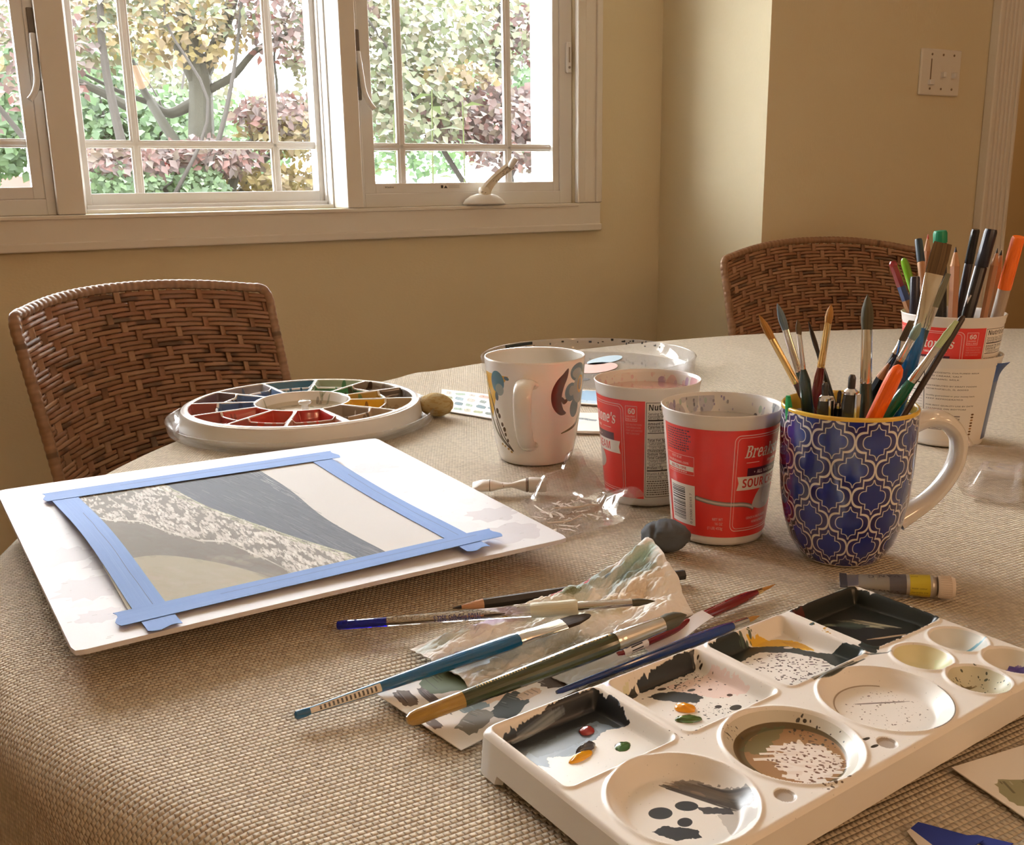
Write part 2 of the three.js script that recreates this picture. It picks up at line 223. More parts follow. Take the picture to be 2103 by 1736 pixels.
const GREEN = [[0.030, 0.066, 0.016], [0.042, 0.082, 0.022], [0.026, 0.056, 0.018]], OLIVE = [[0.048, 0.060, 0.022], [0.058, 0.054, 0.025]], RED = [[0.066, 0.036, 0.032], [0.062, 0.042, 0.038], [0.078, 0.030, 0.024], [0.066, 0.046, 0.030]], GOLD = [[0.090, 0.064, 0.016], [0.082, 0.056, 0.022], [0.095, 0.073, 0.018]], SCARLET = [[0.2, 0.016, 0.012]];
{
  const o = thing('garden_tree', 'grey-barked garden tree with forked trunk outside the middle window', 'tree', [1.47, -0.1, -7]);
  const P = (x, y, z = 0) => V(x - 1.47, y + 0.1, z);
  part('trunk', merge([
    limb([P(1.44, -0.1), P(1.46, 1.05), P(1.49, 1.45), P(1.51, 1.75), P(1.50, 1.86)], 0.13, 0.075, 18), limb([P(1.50, 1.8), P(1.46, 2.1), P(1.42, 2.6), P(1.5, 3.4)], 0.07, 0.03), limb([P(1.50, 1.72), P(1.42, 1.92), P(1.33, 2.2, -0.2), P(1.2, 2.8, -0.4)], 0.055, 0.02),
    limb([P(1.52, 1.78), P(1.62, 1.95), P(1.70, 2.2, 0.2), P(1.85, 2.8, 0.3)], 0.055, 0.02), limb([P(1.52, 1.68), P(1.7, 1.78, 0.1), P(1.86, 1.95, 0.2), P(2.2, 2.1, 0.3)], 0.03, 0.012), limb([P(1.47, 1.62), P(1.3, 1.55, -0.1), P(1.2, 1.66, -0.2), P(1.14, 1.9, -0.3)], 0.04, 0.018), limb([P(1.22, 1.62, -0.2), P(1.05, 1.68, -0.2), P(0.8, 1.8, -0.2)], 0.02, 0.008),
    limb([P(1.30, 1.05, 0.2), P(1.34, 1.25, 0.1), P(1.24, 1.5), P(1.2, 1.62, -0.1)], 0.04, 0.03), limb([P(1.0, 1.55, 0.3), P(0.88, 1.62, 0.3), P(0.6, 1.75, 0.3)], 0.03, 0.02),
    limb([P(1.60, 1.0, 0.2), P(1.66, 1.18, 0.2), P(1.80, 1.38, 0.2), P(1.98, 1.48, 0.2), P(2.5, 1.5, 0.2)], 0.035, 0.012), limb([P(1.66, 0.95), P(1.78, 1.1), P(1.9, 1.24), P(2.0, 1.32)], 0.035, 0.016), limb([P(1.9, 1.42, 0.2), P(1.97, 1.7, 0.2), P(2.0, 1.95, 0.1), P(2.2, 2.3)], 0.012, 0.006), limb([P(1.12, 1.0, 0.2), P(1.3, 1.15, 0.2), P(1.2, 1.3, 0.2)], 0.03, 0.02)]), barkMat(0.036, 0.035, 0.025), o);
  foliage('leaves', o, [[-0.8, 2.3, 0, 0.7, 0.45, 0.7, 260, 1], [0.1, 2.6, 0.2, 0.9, 0.5, 0.7, 320, 1], [0.7, 2.3, 0.3, 0.5, 0.4, 0.5, 200, 0], [-0.55, 1.32, 0.3, 0.35, 0.12, 0.4, 150, 0], [0.0, 1.35, 0.3, 0.35, 0.12, 0.3, 110, 0], [0.5, 1.62, 0.3, 0.35, 0.12, 0.4, 110, 0], [0.65, 1.5, 0.3, 0.45, 0.16, 0.4, 150, 2], [0.5, 1.2, 0.2, 0.4, 0.09, 0.4, 90, 2], [-0.2, 2.15, 0.2, 0.6, 0.25, 0.4, 110, 2], [-0.33, 1.3, 0.4, 0.02, 0.02, 0.02, 2, 3], [1.1, 2.0, 0.3, 0.6, 0.6, 0.5, 200, 1], [-1.2, 2.0, 0.3, 0.6, 0.5, 0.5, 130, 0]], leafShape(0.6, 1), 0.058, [RED, OLIVE, GOLD, SCARLET], 3, 'reddish and golden drooping leaves');
}
function bush(name, label, p, spots, pal, seed, size = 0.12, cat = 'tree', group) {
  const o = thing(name, label, cat, p, 0, group), r = rng(seed);
  part('trunk', merge([limb([V(0, 0, 0), V(0.05, 1, 0), V(-0.05, 2.2, 0), V(0.1, 3, 0)], 0.05, 0.01), limb([V(0, 0.7, 0), V(0.5, 1.4, 0.1), V(0.8, 2.4, 0), V(0.8, 2.9, 0)], 0.026, 0.004), limb([V(0, 0.8, 0), V(-0.5, 1.5, 0), V(-0.9, 2.1, 0.1), V(-1.3, 2.6, 0.1)], 0.026, 0.004), limb([V(0.2, 1.1, 0.1), V(0.5, 1.75, 0.2), V(0.3, 2.3, 0.1), V(0.5, 2.7, 0.1)], 0.014, 0.004)]), barkMat(0.034, 0.029, 0.024), o);
  foliage('leaves', o, spots, leafShape(0.9, 1, 0.15), size, [pal, OLIVE, RED, GOLD], seed, 'dense leaves');
}
bush('maple_tree', 'light green leafy maple behind the trunk of the garden tree', [1.3, 0.0, -10.2], [[-0.6, 1.9, 0, 1.0, 0.7, 0.6, 700], [0.6, 1.6, 0, 0.6, 0.4, 0.5, 300], [-1.3, 1.3, 0, 0.5, 0.3, 0.5, 140], [0.5, 1.2, 0.2, 0.5, 0.3, 0.4, 220]], GREEN, 21, 0.075);
bush('garden_shrub', 'low green shrub at the foot of the garden tree', [0.92, -0.2, -6.6], [[0, 1.28, 0, 0.22, 0.13, 0.3, 150], [0.45, 1.25, 0, 0.18, 0.14, 0.25, 120]], GREEN, 23, 0.04, 'shrub');
bush('distant_tree', 'tall green tree far behind the right window', [9.6, 0.4, -16], [[0, 2.6, 0, 1.6, 1.6, 1, 500], [-2.6, 1.8, 0, 1.4, 1.0, 1, 260]], GREEN, 25, 0.12);
bush('distant_tree', 'olive green tree beyond the street by the brick house', [2.9, 0.4, -18], [[0, 2.2, 0, 1.6, 1.2, 1, 380, 1], [1.6, 1.6, 0, 1.2, 0.7, 1, 160, 0]], GREEN, 27, 0.12);
bush('dogwood_tree', 'dogwood with purplish red leaves outside the right window', [3.5, -0.2, -6.4], [[0.0, 1.72, 0, 0.75, 0.22, 0.5, 360, 2], [-0.4, 2.3, 0, 0.7, 0.35, 0.5, 260, 1], [0.55, 2.35, 0, 0.7, 0.3, 0.5, 220, 2], [-0.8, 1.8, 0.2, 0.35, 0.35, 0.4, 130, 1], [0.2, 1.45, 0.2, 0.6, 0.12, 0.4, 120, 2], [-0.5, 1.95, 0.2, 0.3, 0.1, 0.3, 40, 3], [1.2, 1.8, 0, 0.4, 0.7, 0.4, 160, 2]], GREEN, 29, 0.054);
{ // tall stems just outside the right window
  const r = rng(33);
  [[1.12, -2.9, 1.23], [1.36, -3.0, 1.34], [1.30, -3.15, 1.27], [1.46, -2.95, 1.30], [1.0, -2.85, 1.19]].forEach(([x, z, top], i) => {
    const o = thing('garden_stem_plant', 'tall green stem plant with narrow leaves outside the right window', 'plant', [x, -0.3, z], 0, 'stem plants outside the right window'), H = top + 0.3, s = (r() - 0.5) * 0.08;
    part('stem', limb([V(0, 0, 0), V(0, H * 0.5, 0), V(s * 0.6, H * 0.85, 0), V(s, H, 0)], 0.006, 0.002, 12), M(lin(0.07, 0.10, 0.035), 0.8), o);
    const lm = M(lin(0.055, 0.10, 0.033), 0.8, { transmission: 0.4, thickness: 0, side: THREE.DoubleSide });
    for (let k = 0; k < 13; k++) { const m = part('leaf', leafShape(0.032, 0.11 - 0.003 * k, 0.2), lm, o), t = 0.72 + 0.27 * k / 12; m.position.set(s * t * t, H * t, 0); m.rotation.set(-0.35 + r() * 0.7, r() * TAU, 0); }
  });
}
{ // house across the street
  const o = thing('brick_house', 'distant house with red brick base and white siding beyond the left window', 'house', [0.2, 0.6, -21]);
  part('brick_base', box(-4, 1.2, 0, 0.75, 0, 2), M(lin(0.12, 0.045, 0.035), 0.9), o, 'red brick lower wall'); part('siding', box(-4, 1.2, 0.75, 2.4, 0, 2), M(lin(0.22, 0.22, 0.22), 0.8), o, 'white siding');
  part('roof', new THREE.CylinderGeometry(0.01, 1.6, 1.1, 4, 1).rotateY(PI / 4).scale(2.6, 1, 1).translate(-1.4, 2.9, 1), M(lin(0.06, 0.05, 0.05), 0.9), o);
  for (const x of [-3.2, -1.7, -0.2, 0.55]) { const w = part('house_window', box(x - 0.25, x + 0.25, 1.0, 1.6, 1.98, 2.03), vinylMat, o); for (const d of [-0.12, 0.12]) part('pane', box(x + d - 0.1, x + d + 0.1, 1.05, 1.55, 2.02, 2.04), M(lin(0.12, 0.15, 0.18), 0.2), w); }
}

// ---------------------------------------------------------------- table and cloth
const TC = [0.987, -0.697], TA = 1.026, TB = 0.759;
{
  const o = thing('dining_table', 'oval wooden dining table hidden under the beige cloth', 'table', [TC[0], 0, TC[1]]), wood = M(lin(0.22, 0.11, 0.05), 0.4);
  const top = new THREE.CylinderGeometry(1, 1, 0.03, 72).scale(TA - 0.05, 1, TB - 0.05).translate(0, T - 0.026, 0); part('tabletop', top, wood, o);
  part('pedestal', rings([[0, 0.30, 0.24], [0.04, 0.30, 0.24], [0.07, 0.12], [0.3, 0.075], [0.6, 0.085], [T - 0.041, 0.16]], 32), wood, o);
}
const cell = 32, wh = (x, y) => { const j = Math.floor(y / cell), a = ((((x / cell + (j % 2) * 0.5) % 1) + 1) % 1) * 2 - 1, b = ((y / cell) % 1) * 2 - 1; return Math.pow(Math.max(0, 1 - Math.pow(Math.abs(a), 3.2)), 0.8) * Math.pow(Math.max(0, 1 - Math.pow(Math.abs(b), 2.2)), 0.7); };
const weaveBump = pixels(512, 512, (x, y) => { const v = 255 * clamp(wh(x, y) * 0.93 + 0.06 * fbm(x / 3, y / 7, 3, 2)); return [v, v, v]; }, { srgb: false, repeat: true });
const weaveCol = (() => { const r = rng(4), tone = Array.from({ length: 1024 }, () => 0.93 + 0.09 * r()); return pixels(512, 512, (x, y) => { const j = Math.floor(y / cell), i = Math.floor(x / cell + (j % 2) * 0.5) % 16, k = tone[(j * 16 + i) % 1024] * (1 + 0.05 * fbm(x / 4, y / 9, 8, 2)), w = wh(x, y) > 0.12 ? 1 : 0.86; return [210 * k * w, 198 * k * w, 179 * k * w]; }, { repeat: true }); })();
const clothMat = M(lin(1.0, 0.985, 0.95), 0.92, { map: weaveCol, bumpMap: weaveBump, bumpScale: 0.0012, sheen: 0.25, sheenRoughness: 0.6 });
const ridges = [[0.16, -0.50, 0.285, -0.525, 0.004, 0.010], [0.17, -0.465, 0.26, -0.50, 0.003, 0.008], [0.53, -1.0, 0.64, -0.94, 0.003, 0.012], [0.02, -0.75, -0.02, -0.95, 0.003, 0.02], [0.72, -0.98, 0.95, -0.88, 0.003, 0.02], [0.55, -1.28, 0.60, -1.38, 0.004, 0.018]];
const clothY = (x, z) => { let y = T - 0.0015 + 0.001 * fbm(x * 6, z * 6, 2, 3); for (const [x0, z0, x1, z1, h, w] of ridges) { const dx = x1 - x0, dz = z1 - z0, t = clamp(((x - x0) * dx + (z - z0) * dz) / (dx * dx + dz * dz)), d = Math.hypot(x - x0 - t * dx, z - z0 - t * dz); y += h * Math.exp(-(d * d) / (w * w)) * Math.sin(PI * clamp(0.1 + 0.8 * t)); } return y; };
{
  const NT = 420, NR = 150, ND = 46, R0 = 0.032, pos = [], uv = [], idx = [], tile = 0.052;
  for (let j = 0; j <= NR + ND; j++) for (let i = 0; i <= NT; i++) {
    const th = TAU * i / NT, c = Math.cos(th), s = Math.sin(th), rr = 1 / Math.hypot(c / TA, s / TB);    // edge distance along this ray
    let r, y, q;
    if (j <= NR) { q = (rr - R0) * Math.pow(j / NR, 0.75); r = q; y = clothY(TC[0] + c * r, TC[1] + s * r); }
    else {
      const d = (j - NR) / ND * 0.26, bend = R0 * PI / 2; q = rr - R0 + d;
      if (d < bend) { const a = d / R0; r = rr - R0 + R0 * Math.sin(a); y = T - R0 * (1 - Math.cos(a)); }
      else { const e = d - bend, k = smooth(0, 0.2, e); r = rr + k * (0.012 * Math.sin(th * 17 + 1.3) + 0.008 * Math.sin(th * 29)) + 0.05 * e; y = T - R0 - e; }
      y += clothY(TC[0] + c * (rr - R0), TC[1] + s * (rr - R0)) - T;
    }
    pos.push(TC[0] + c * r, y, TC[1] + s * r); uv.push(c * q / tile, -s * q / tile);
  }
  for (let j = 0; j < NR + ND; j++) for (let i = 0; i < NT; i++) { const a = j * (NT + 1) + i, b = a + NT + 1; idx.push(a, a + 1, b, a + 1, b + 1, b); }
  solo('tablecloth', indexed(pos, uv, idx), clothMat, 'beige basket-weave tablecloth draped over the oval table', 'tablecloth');
}

// ---------------------------------------------------------------- wicker chairs
const caneMats = [[0.30, 0.155, 0.080], [0.34, 0.19, 0.105], [0.24, 0.115, 0.058], [0.28, 0.13, 0.068]].map(([r, g, b]) => M(lin(r, g, b), 0.42, { vertexColors: true }));
function ribbon(fn, nor, n, w, th, seed, dir) {           // a flat cane of elliptic section along fn(t); w across dir
  const pos = [], uv = [], idx = [], col = [], S = 6;
  for (let i = 0; i <= n; i++) {
    const t = i / n, p = fn(t), N = nor(t), D = dir(t);
    const k = 0.5 + 0.5 * fbm(t * 14 + seed, seed * 1.7, 0, 2), dk = noise.noise(t * 7 + seed * 3.1, seed, 4) > 0.33 ? 0.42 : 1, c = (0.78 + 0.5 * k) * dk;
    for (let j = 0; j <= S; j++) { const a = TAU * j / S, q = p.clone().addScaledVector(D, Math.cos(a) * w / 2).addScaledVector(N, Math.sin(a) * th / 2); pos.push(q.x, q.y, q.z); uv.push(t, j / S); col.push(c, c, c); }
  }
  for (let i = 0; i < n; i++) for (let j = 0; j < S; j++) { const a = i * (S + 1) + j, b = a + S + 1; idx.push(a, b, a + 1, a + 1, b, b + 1); }
  const g = indexed(pos, uv, idx); g.setAttribute('color', new THREE.Float32BufferAttribute(col, 3)); return g;
}
function chair(label, L, R, yEnd, rise, bow, seed) {
  const dx = R[0] - L[0], dz = R[1] - L[1], w = Math.hypot(dx, dz), o = thing('wicker_chair', label, 'chair', [(L[0] + R[0]) / 2, 0, (L[1] + R[1]) / 2], Math.atan2(-dz, dx), 'wicker dining chairs'), r = rng(seed);
  const Y0 = 0.45, rec = 0.26, ytop = (s) => yEnd + rise * (1 - Math.pow(Math.abs(s), 2.3));
  const S = (s, t) => { const yt = ytop(s), y = lerp(Y0, yt, t); return V(s * w / 2 * (0.95 + 0.05 * t), y, -bow * (1 - s * s) + (yEnd - y) * rec); };
  const N = (s) => V(-2 * bow * s * 2 / w, rec, 1).normalize(), up = V(0, 1, -rec).normalize();
  const NS = Math.round(w / 0.0215), NR = 62;
  for (let k = 0; k <= NS; k++) { const s = -0.97 + 1.94 * k / NS; part('cane_stake', ribbon((t) => S(s, t), () => N(s), 14, 0.011, 0.0028, seed + k, () => V(1, 0, 0)), caneMats[k % 4], o); }
  for (let i = 0; i < NR; i++) {
    const t = (i + 0.5) / (NR + 1.2), pr = Math.floor(i / 2) % 3;
    const wave = (u) => { const x = (u * NS + pr + 900) % 3, d = Math.abs(x - 1.5); return 1 - 2 * smooth(0.85, 1.3, d); };   // over two stakes, under one
    part('cane_strand', ribbon((u) => { const s = -1 + 2 * u; return S(s, t + 0.0012 * noise.noise(u * 9, i, seed)).addScaledVector(N(s), 0.0028 * wave((s + 0.97) / 1.94) + 0.0008 * (r() - 0.5)); }, (u) => N(-1 + 2 * u), Math.round(NS * 3.2), 0.0064, 0.0032, seed + i * 1.37, () => up), caneMats[Math.floor(r() * 4)], o);
  }
  { // wrapped top rail and side rails
    const pts = []; for (const t of [0.1, 0.4, 0.7, 0.9, 0.975]) pts.push(S(-1, t)); for (let k = 0; k <= 20; k++) pts.push(S(-0.975 + 1.95 * k / 20, 1)); for (const t of [0.975, 0.9, 0.7, 0.4, 0.1]) pts.push(S(1, t));
    const c = new THREE.CatmullRomCurve3(pts), n = 700, g = new THREE.TubeGeometry(c, n, 0.0068, 10), p = g.attributes.position, col = [];
    for (let i = 0; i <= n; i++) { const q = c.getPointAt(i / n); for (let j = 0; j <= 10; j++) { const k = i * 11 + j, f = 1 + 0.13 * Math.abs(Math.sin((i / n) * 230 * PI / 2 + j * 0.3)); p.setXYZ(k, q.x + (p.getX(k) - q.x) * f, q.y + (p.getY(k) - q.y) * f, q.z + (p.getZ(k) - q.z) * f); const v = noise.noise(i / 9, seed, 1) > 0.38 ? 0.45 : 0.85 + 0.4 * noise.noise(i / 3, seed, 7); col.push(v, v, v); } }
    g.computeVertexNormals(); g.setAttribute('color', new THREE.Float32BufferAttribute(col, 3)); part('wrapped_rim', g, caneMats[1], o);
  }
  part('back_panel', sheet(Object.assign((u, v) => S(-0.97 + 1.94 * u, 0.985 - 0.97 * v).addScaledVector(N(-0.97 + 1.94 * u), -0.012), { up: false }), 24, 12, 0.002), M(lin(0.30, 0.155, 0.08), 0.6), o, 'woven rear layer');
  part('seat', rbox(-w / 2, w / 2, 0.41, 0.455, 0.02, 0.44, 0.02, 3), M(lin(0.24, 0.12, 0.06), 0.6), o);
  for (const [x, z] of [[-w / 2 + 0.03, 0.05], [w / 2 - 0.03, 0.05], [-w / 2 + 0.03, 0.40], [w / 2 - 0.03, 0.40]]) part('leg', rings([[0, 0.016], [0.42, 0.02]], 12).translate(x, 0, z), M(lin(0.15, 0.07, 0.035), 0.5), o);
}
chair('brown wicker chair in front of the window beside the round paint tray', [0.0414, -1.385], [0.413, -1.560], 0.874, 0.018, 0.075, 11);
chair('brown wicker chair in front of the light switch wall', [1.388, -1.595], [1.895, -1.51], 0.872, 0.032, 0.04, 57);

// ---------------------------------------------------------------- drawing board and taped painting
const BD = [V(-0.003, T + 0.0240, -0.9237), V(0.3454, T + 0.0240, -0.9198), V(0.3677, T + 0.0170, -0.5836), V(0.0250, T + 0.0170, -0.5718)];
const boardAt = quad(...BD), boardTh = 0.0032;
{
  const map = tex(1024, 1024, (g) => {
    g.fillStyle = '#dedde2'; g.fillRect(0, 0, 1024, 1024); const r = rng(31);
    const blot = (x, y, s, c, a) => { g.fillStyle = c; g.globalAlpha = a; g.beginPath(); for (let k = 0; k < 26; k++) { const t = TAU * k / 26, q = s * (0.75 + 0.5 * r()); g.lineTo(x + q * Math.cos(t), y + q * 0.8 * Math.sin(t)); } g.fill(); g.globalAlpha = 1; };
    for (let i = 0; i < 60; i++) blot(r() * 1024, r() * 1024, 12 + 50 * r(), '#cbc7cf', 0.2);
    for (const [x, y, s] of [[60, 560, 60], [80, 760, 70], [140, 640, 50], [70, 900, 40], [915, 60, 26], [960, 800, 60], [40, 130, 60], [880, 300, 60], [930, 930, 70]]) blot(x, y, s, '#b9b1ba', 0.5);
    for (const [x, y, s] of [[850, 150, 20], [905, 330, 16], [960, 520, 10]]) blot(x, y, s, '#cfe3e6', 0.4);
    for (let i = 0; i < 120; i++) { g.fillStyle = r() < 0.5 ? '#a9a6b4' : '#8d8a8c'; g.globalAlpha = 0.35; g.fillRect(r() < 0.5 ? r() * 110 : 840 + r() * 184, r() * 1024, 2 + 9 * r(), 1 + 3 * r()); } g.globalAlpha = 1;
  });
  const rc = 0.014, fn = (u, v) => { // rounded corners
    let x = u, y = v; const ax = Math.min(u, 1 - u), ay = Math.min(v, 1 - v); if (ax < rc && ay < rc) { const dx = rc - ax, dy = rc - ay, d = Math.hypot(dx, dy), m = Math.max(dx, dy); if (d > 0) { const f = m / d; x = u < 0.5 ? rc - dx * f : 1 - rc + dx * f; y = v < 0.5 ? rc - dy * f : 1 - rc + dy * f; } }
    const p = boardAt(x, y); p.y += 0.0025 * Math.sin(PI * x) * 0.4; return p;
  };
  solo('drawing_board', sheet(fn, 48, 48, boardTh), M(hex('#ffffff'), 0.55, { map }), 'stained white drawing board carrying the taped seascape', 'board');
  const pad = quad(V(0.035, T, -0.88), V(0.305, T, -0.877), V(0.325, T, -0.665), V(0.06, T, -0.655));
  solo('paper_pad', sheet(Object.assign((u, v) => pad(u, v), {}), 4, 4, 0.0182), paperMat, 'closed paper pad in the shadow under the drawing board', 'pad');
}
{
  const S0 = 0.10, S1 = 0.805, T0 = 0.11, T1 = 0.955;
  const lift = (x, y) => 0.0007 + 0.0075 * Math.pow(Math.sin(PI * clamp(y)), 1.6) * Math.pow(1 - x, 1.6) + 0.0045 * Math.pow(x, 2) * Math.pow(Math.abs(Math.cos(PI * y)), 2.2) * (y < 0.5 ? 0.5 : 0.6);
  const bot = (s, t, d = 0) => { const p = boardAt(s, t); p.y += boardTh + 0.0012 * Math.sin(PI * s) + lift(clamp((s - S0) / (S1 - S0)), (t - T0) / (T1 - T0)) + d; return p; };
  const toX = (s) => (s - S0) / (S1 - S0), toY = (t) => (t - T0) / (T1 - T0);
  const sea = tex(1536, 1536, (g, W, H) => {
    const r = rng(77), X = (s) => toX(s) * W, Y = (t) => toY(t) * H;
    const path = (pts) => pts.map(([s, t]) => [X(s), Y(t)]);
    const a = path([[0.598, 0.10], [0.599, 0.187], [0.611, 0.385], [0.597, 0.606], [0.611, 0.78], [0.627, 0.9], [0.635, 1]]), b = path([[0.33, 0.1], [0.354, 0.18], [0.386, 0.42], [0.445, 0.59], [0.50, 0.73], [0.554, 0.86], [0.575, 1]]), c = path([[0.14, 0.1], [0.15, 0.38], [0.168, 0.42], [0.226, 0.46], [0.257, 0.55], [0.305, 0.64], [0.354, 0.67], [0.396, 0.8], [0.418, 0.89], [0.44, 1]]), e = path([[0.08, 0.70], [0.154, 0.68], [0.214, 0.685], [0.275, 0.74], [0.33, 0.81], [0.377, 0.9], [0.41, 1]]);
    const curve = (pts, rev) => { const q = rev ? [...pts].reverse() : pts; for (let i = 0; i < q.length; i++) { if (!i) { g.lineTo(...q[0]); continue; } const m = [(q[i - 1][0] + q[i][0]) / 2, (q[i - 1][1] + q[i][1]) / 2]; g.quadraticCurveTo(q[i - 1][0], q[i - 1][1], ...m); g.lineTo(...m); if (i === q.length - 1) g.lineTo(...q[i]); } };
    const band = (p, q, col) => { g.fillStyle = col; g.beginPath(); curve(p); if (q) curve(q, true); else { g.lineTo(0, H); g.lineTo(0, 0); } g.fill(); };
    g.fillStyle = '#e0dfdf'; g.fillRect(0, 0, W, H);
    band(a, null, '#6f7582'); band(b, null, '#96938d'); band(c, null, '#8f8c86');
    g.fillStyle = '#bdb9a8'; g.beginPath(); curve(e); g.lineTo(0, H); g.lineTo(0, Y(0.7)); g.fill();
    const at = (pts, f) => { const k = clamp(f, 0, 0.999) * (pts.length - 1), i = Math.floor(k), u = k - i; return [lerp(pts[i][0], pts[i + 1][0], u), lerp(pts[i][1], pts[i + 1][1], u)]; };
    const stroke = (x, y, dx, dy, wd, col, al) => { g.strokeStyle = col; g.globalAlpha = al; g.lineWidth = wd; g.lineCap = 'round'; g.beginPath(); g.moveTo(x, y); g.quadraticCurveTo(x + dx * 0.5 + 4 * (r() - 0.5), y + dy * 0.5, x + dx, y + dy); g.stroke(); };
    for (let i = 0; i < 900; i++) { const f = r(), k = Math.pow(r(), 0.9), p = at(b, f), q = at(a, f), x = lerp(p[0], q[0], k), y = lerp(p[1], q[1], k), l = 30 + 90 * r(); stroke(x - 6, y, 8 + l * 0.12, l, 1 + 4 * r(), r() < 0.5 ? '#565c6a' : r() < 0.6 ? '#868c98' : '#a3abb4', 0.35); }
    for (let i = 0; i < 60; i++) { const f = r() * 0.4, p = at(a, f); stroke(p[0] - 10 - 60 * r(), p[1], 8, 40 + 60 * r(), 2, '#c4cdd4', 0.6); }
    // foam: pale dabs over grey water
    for (let i = 0; i < 3400; i++) { const f = r(), k = r(), p = at(c, f), q = at(b, f), x = lerp(p[0], q[0], k), y = lerp(p[1], q[1], k), n = fbm(x / 46, y / 90, 5, 3); if (n < -0.04) continue; stroke(x, y, 4 - 14 * r(), 16 + 26 * r(), 5 + 9 * r(), r() < 0.75 ? '#d9d6d1' : '#efedea', 0.75); }
    for (let i = 0; i < 700; i++) { const f = r(), k = r(), p = at(c, f), q = at(b, f), x = lerp(p[0], q[0], k), y = lerp(p[1], q[1], k); stroke(x, y, 8 - 16 * r(), 16 + 16 * r(), 2 + 4 * r(), '#7d7a76', 0.5); }
    for (let i = 0; i < 260; i++) { const p = at(b, r()); stroke(p[0] - 46 * r(), p[1], 10, 26, 4 + 8 * r(), r() < 0.45 ? '#e6e5dc' : '#a9ad98', 0.7); }
    for (let i = 0; i < 120; i++) { const p = at(b, i / 120); stroke(p[0] - 2, p[1], 5, 22, 5, '#c8cdb8', 0.8); }
    for (let i = 0; i < 160; i++) { const p = at(c, i / 160); stroke(p[0], p[1], 3, 16, 7, '#e8e6e2', 0.85); }
    for (let i = 0; i < 240; i++) { const f = r(), p = at(e, f), q = at(c, f), k = r(); stroke(lerp(p[0], q[0], k), lerp(p[1], q[1], k), 20, 70 * r(), 14 + 20 * r(), r() < 0.5 ? '#83807b' : '#9b9892', 0.16); }
    for (let i = 0; i < 160; i++) { const x = r() * W * 0.4, y = H * (0.75 + 0.25 * r()); stroke(x, y, 30, 50 * r(), 16 + 26 * r(), r() < 0.5 ? '#cbc8ba' : '#b3ad99', 0.14); }
    g.globalAlpha = 1;
  });
  const o = thing('watercolor_painting', 'grey beach and sea watercolour sheet taped to the board', 'painting');
  part('paper_sheet', sheet((u, v) => bot(lerp(S0 + 0.012, S1 - 0.012, u), lerp(T0 + 0.012, T1 - 0.012, v)), 64, 64, 0.0004), M(hex('#ffffff'), 0.8, { map: sea }), o);
  const tapeMap = tex(512, 128, (g) => { g.fillStyle = '#6f97dd'; g.fillRect(0, 0, 512, 128); const r = rng(8); for (let i = 0; i < 260; i++) { g.fillStyle = r() < 0.5 ? '#6189d2' : '#86a9e6'; g.globalAlpha = 0.25; g.fillRect(0 + r() * 512, r() * 128, 30 + 90 * r(), 1 + r()); } g.globalAlpha = 0.8; g.strokeStyle = '#2b3a66'; g.lineWidth = 2; g.beginPath(); g.moveTo(30, 80); for (let x = 30; x < 420; x += 30) g.lineTo(x, 78 + 5 * (r() - 0.5)); g.stroke(); g.globalAlpha = 1; });
  const tm = M(hex('#ffffff'), 0.7, { map: tapeMap });
  // each strip: its two end mid-points and half width in board shares; ragged ends
  const tape = (s0, t0, s1, t1, hw, d) => { const len = Math.hypot(s1 - s0, t1 - t0), nx = -(t1 - t0) / len, ny = (s1 - s0) / len, g = sheet(Object.assign((u, v) => { const j = (v < 0.5 ? -1 : 1) * 0.006 * Math.sin(u * 31) * Math.pow(Math.abs(v - 0.5) * 2, 12), k = (u - 0.5) * 2 * hw, q = v + j; return bot(lerp(s0, s1, q) + nx * k, lerp(t0, t1, q) + ny * k, d); }, {}), 6, 72, 0.0003); const uvA = g.attributes.uv; for (let i = 0; i < uvA.count; i++) { const a = uvA.getX(i), b = uvA.getY(i); uvA.setXY(i, b, a); } part('tape_strip', g, tm, o, 'blue masking tape'); };
  tape(0.127, 0.135, 0.150, 1.0, 0.029, 0.0009); tape(0.762, 0.135, 0.785, 0.985, 0.027, 0.0009);
  tape(0.088, 0.145, 0.815, 0.155, 0.037, 0.0013); tape(0.085, 0.928, 0.865, 0.922, 0.028, 0.0013);
}

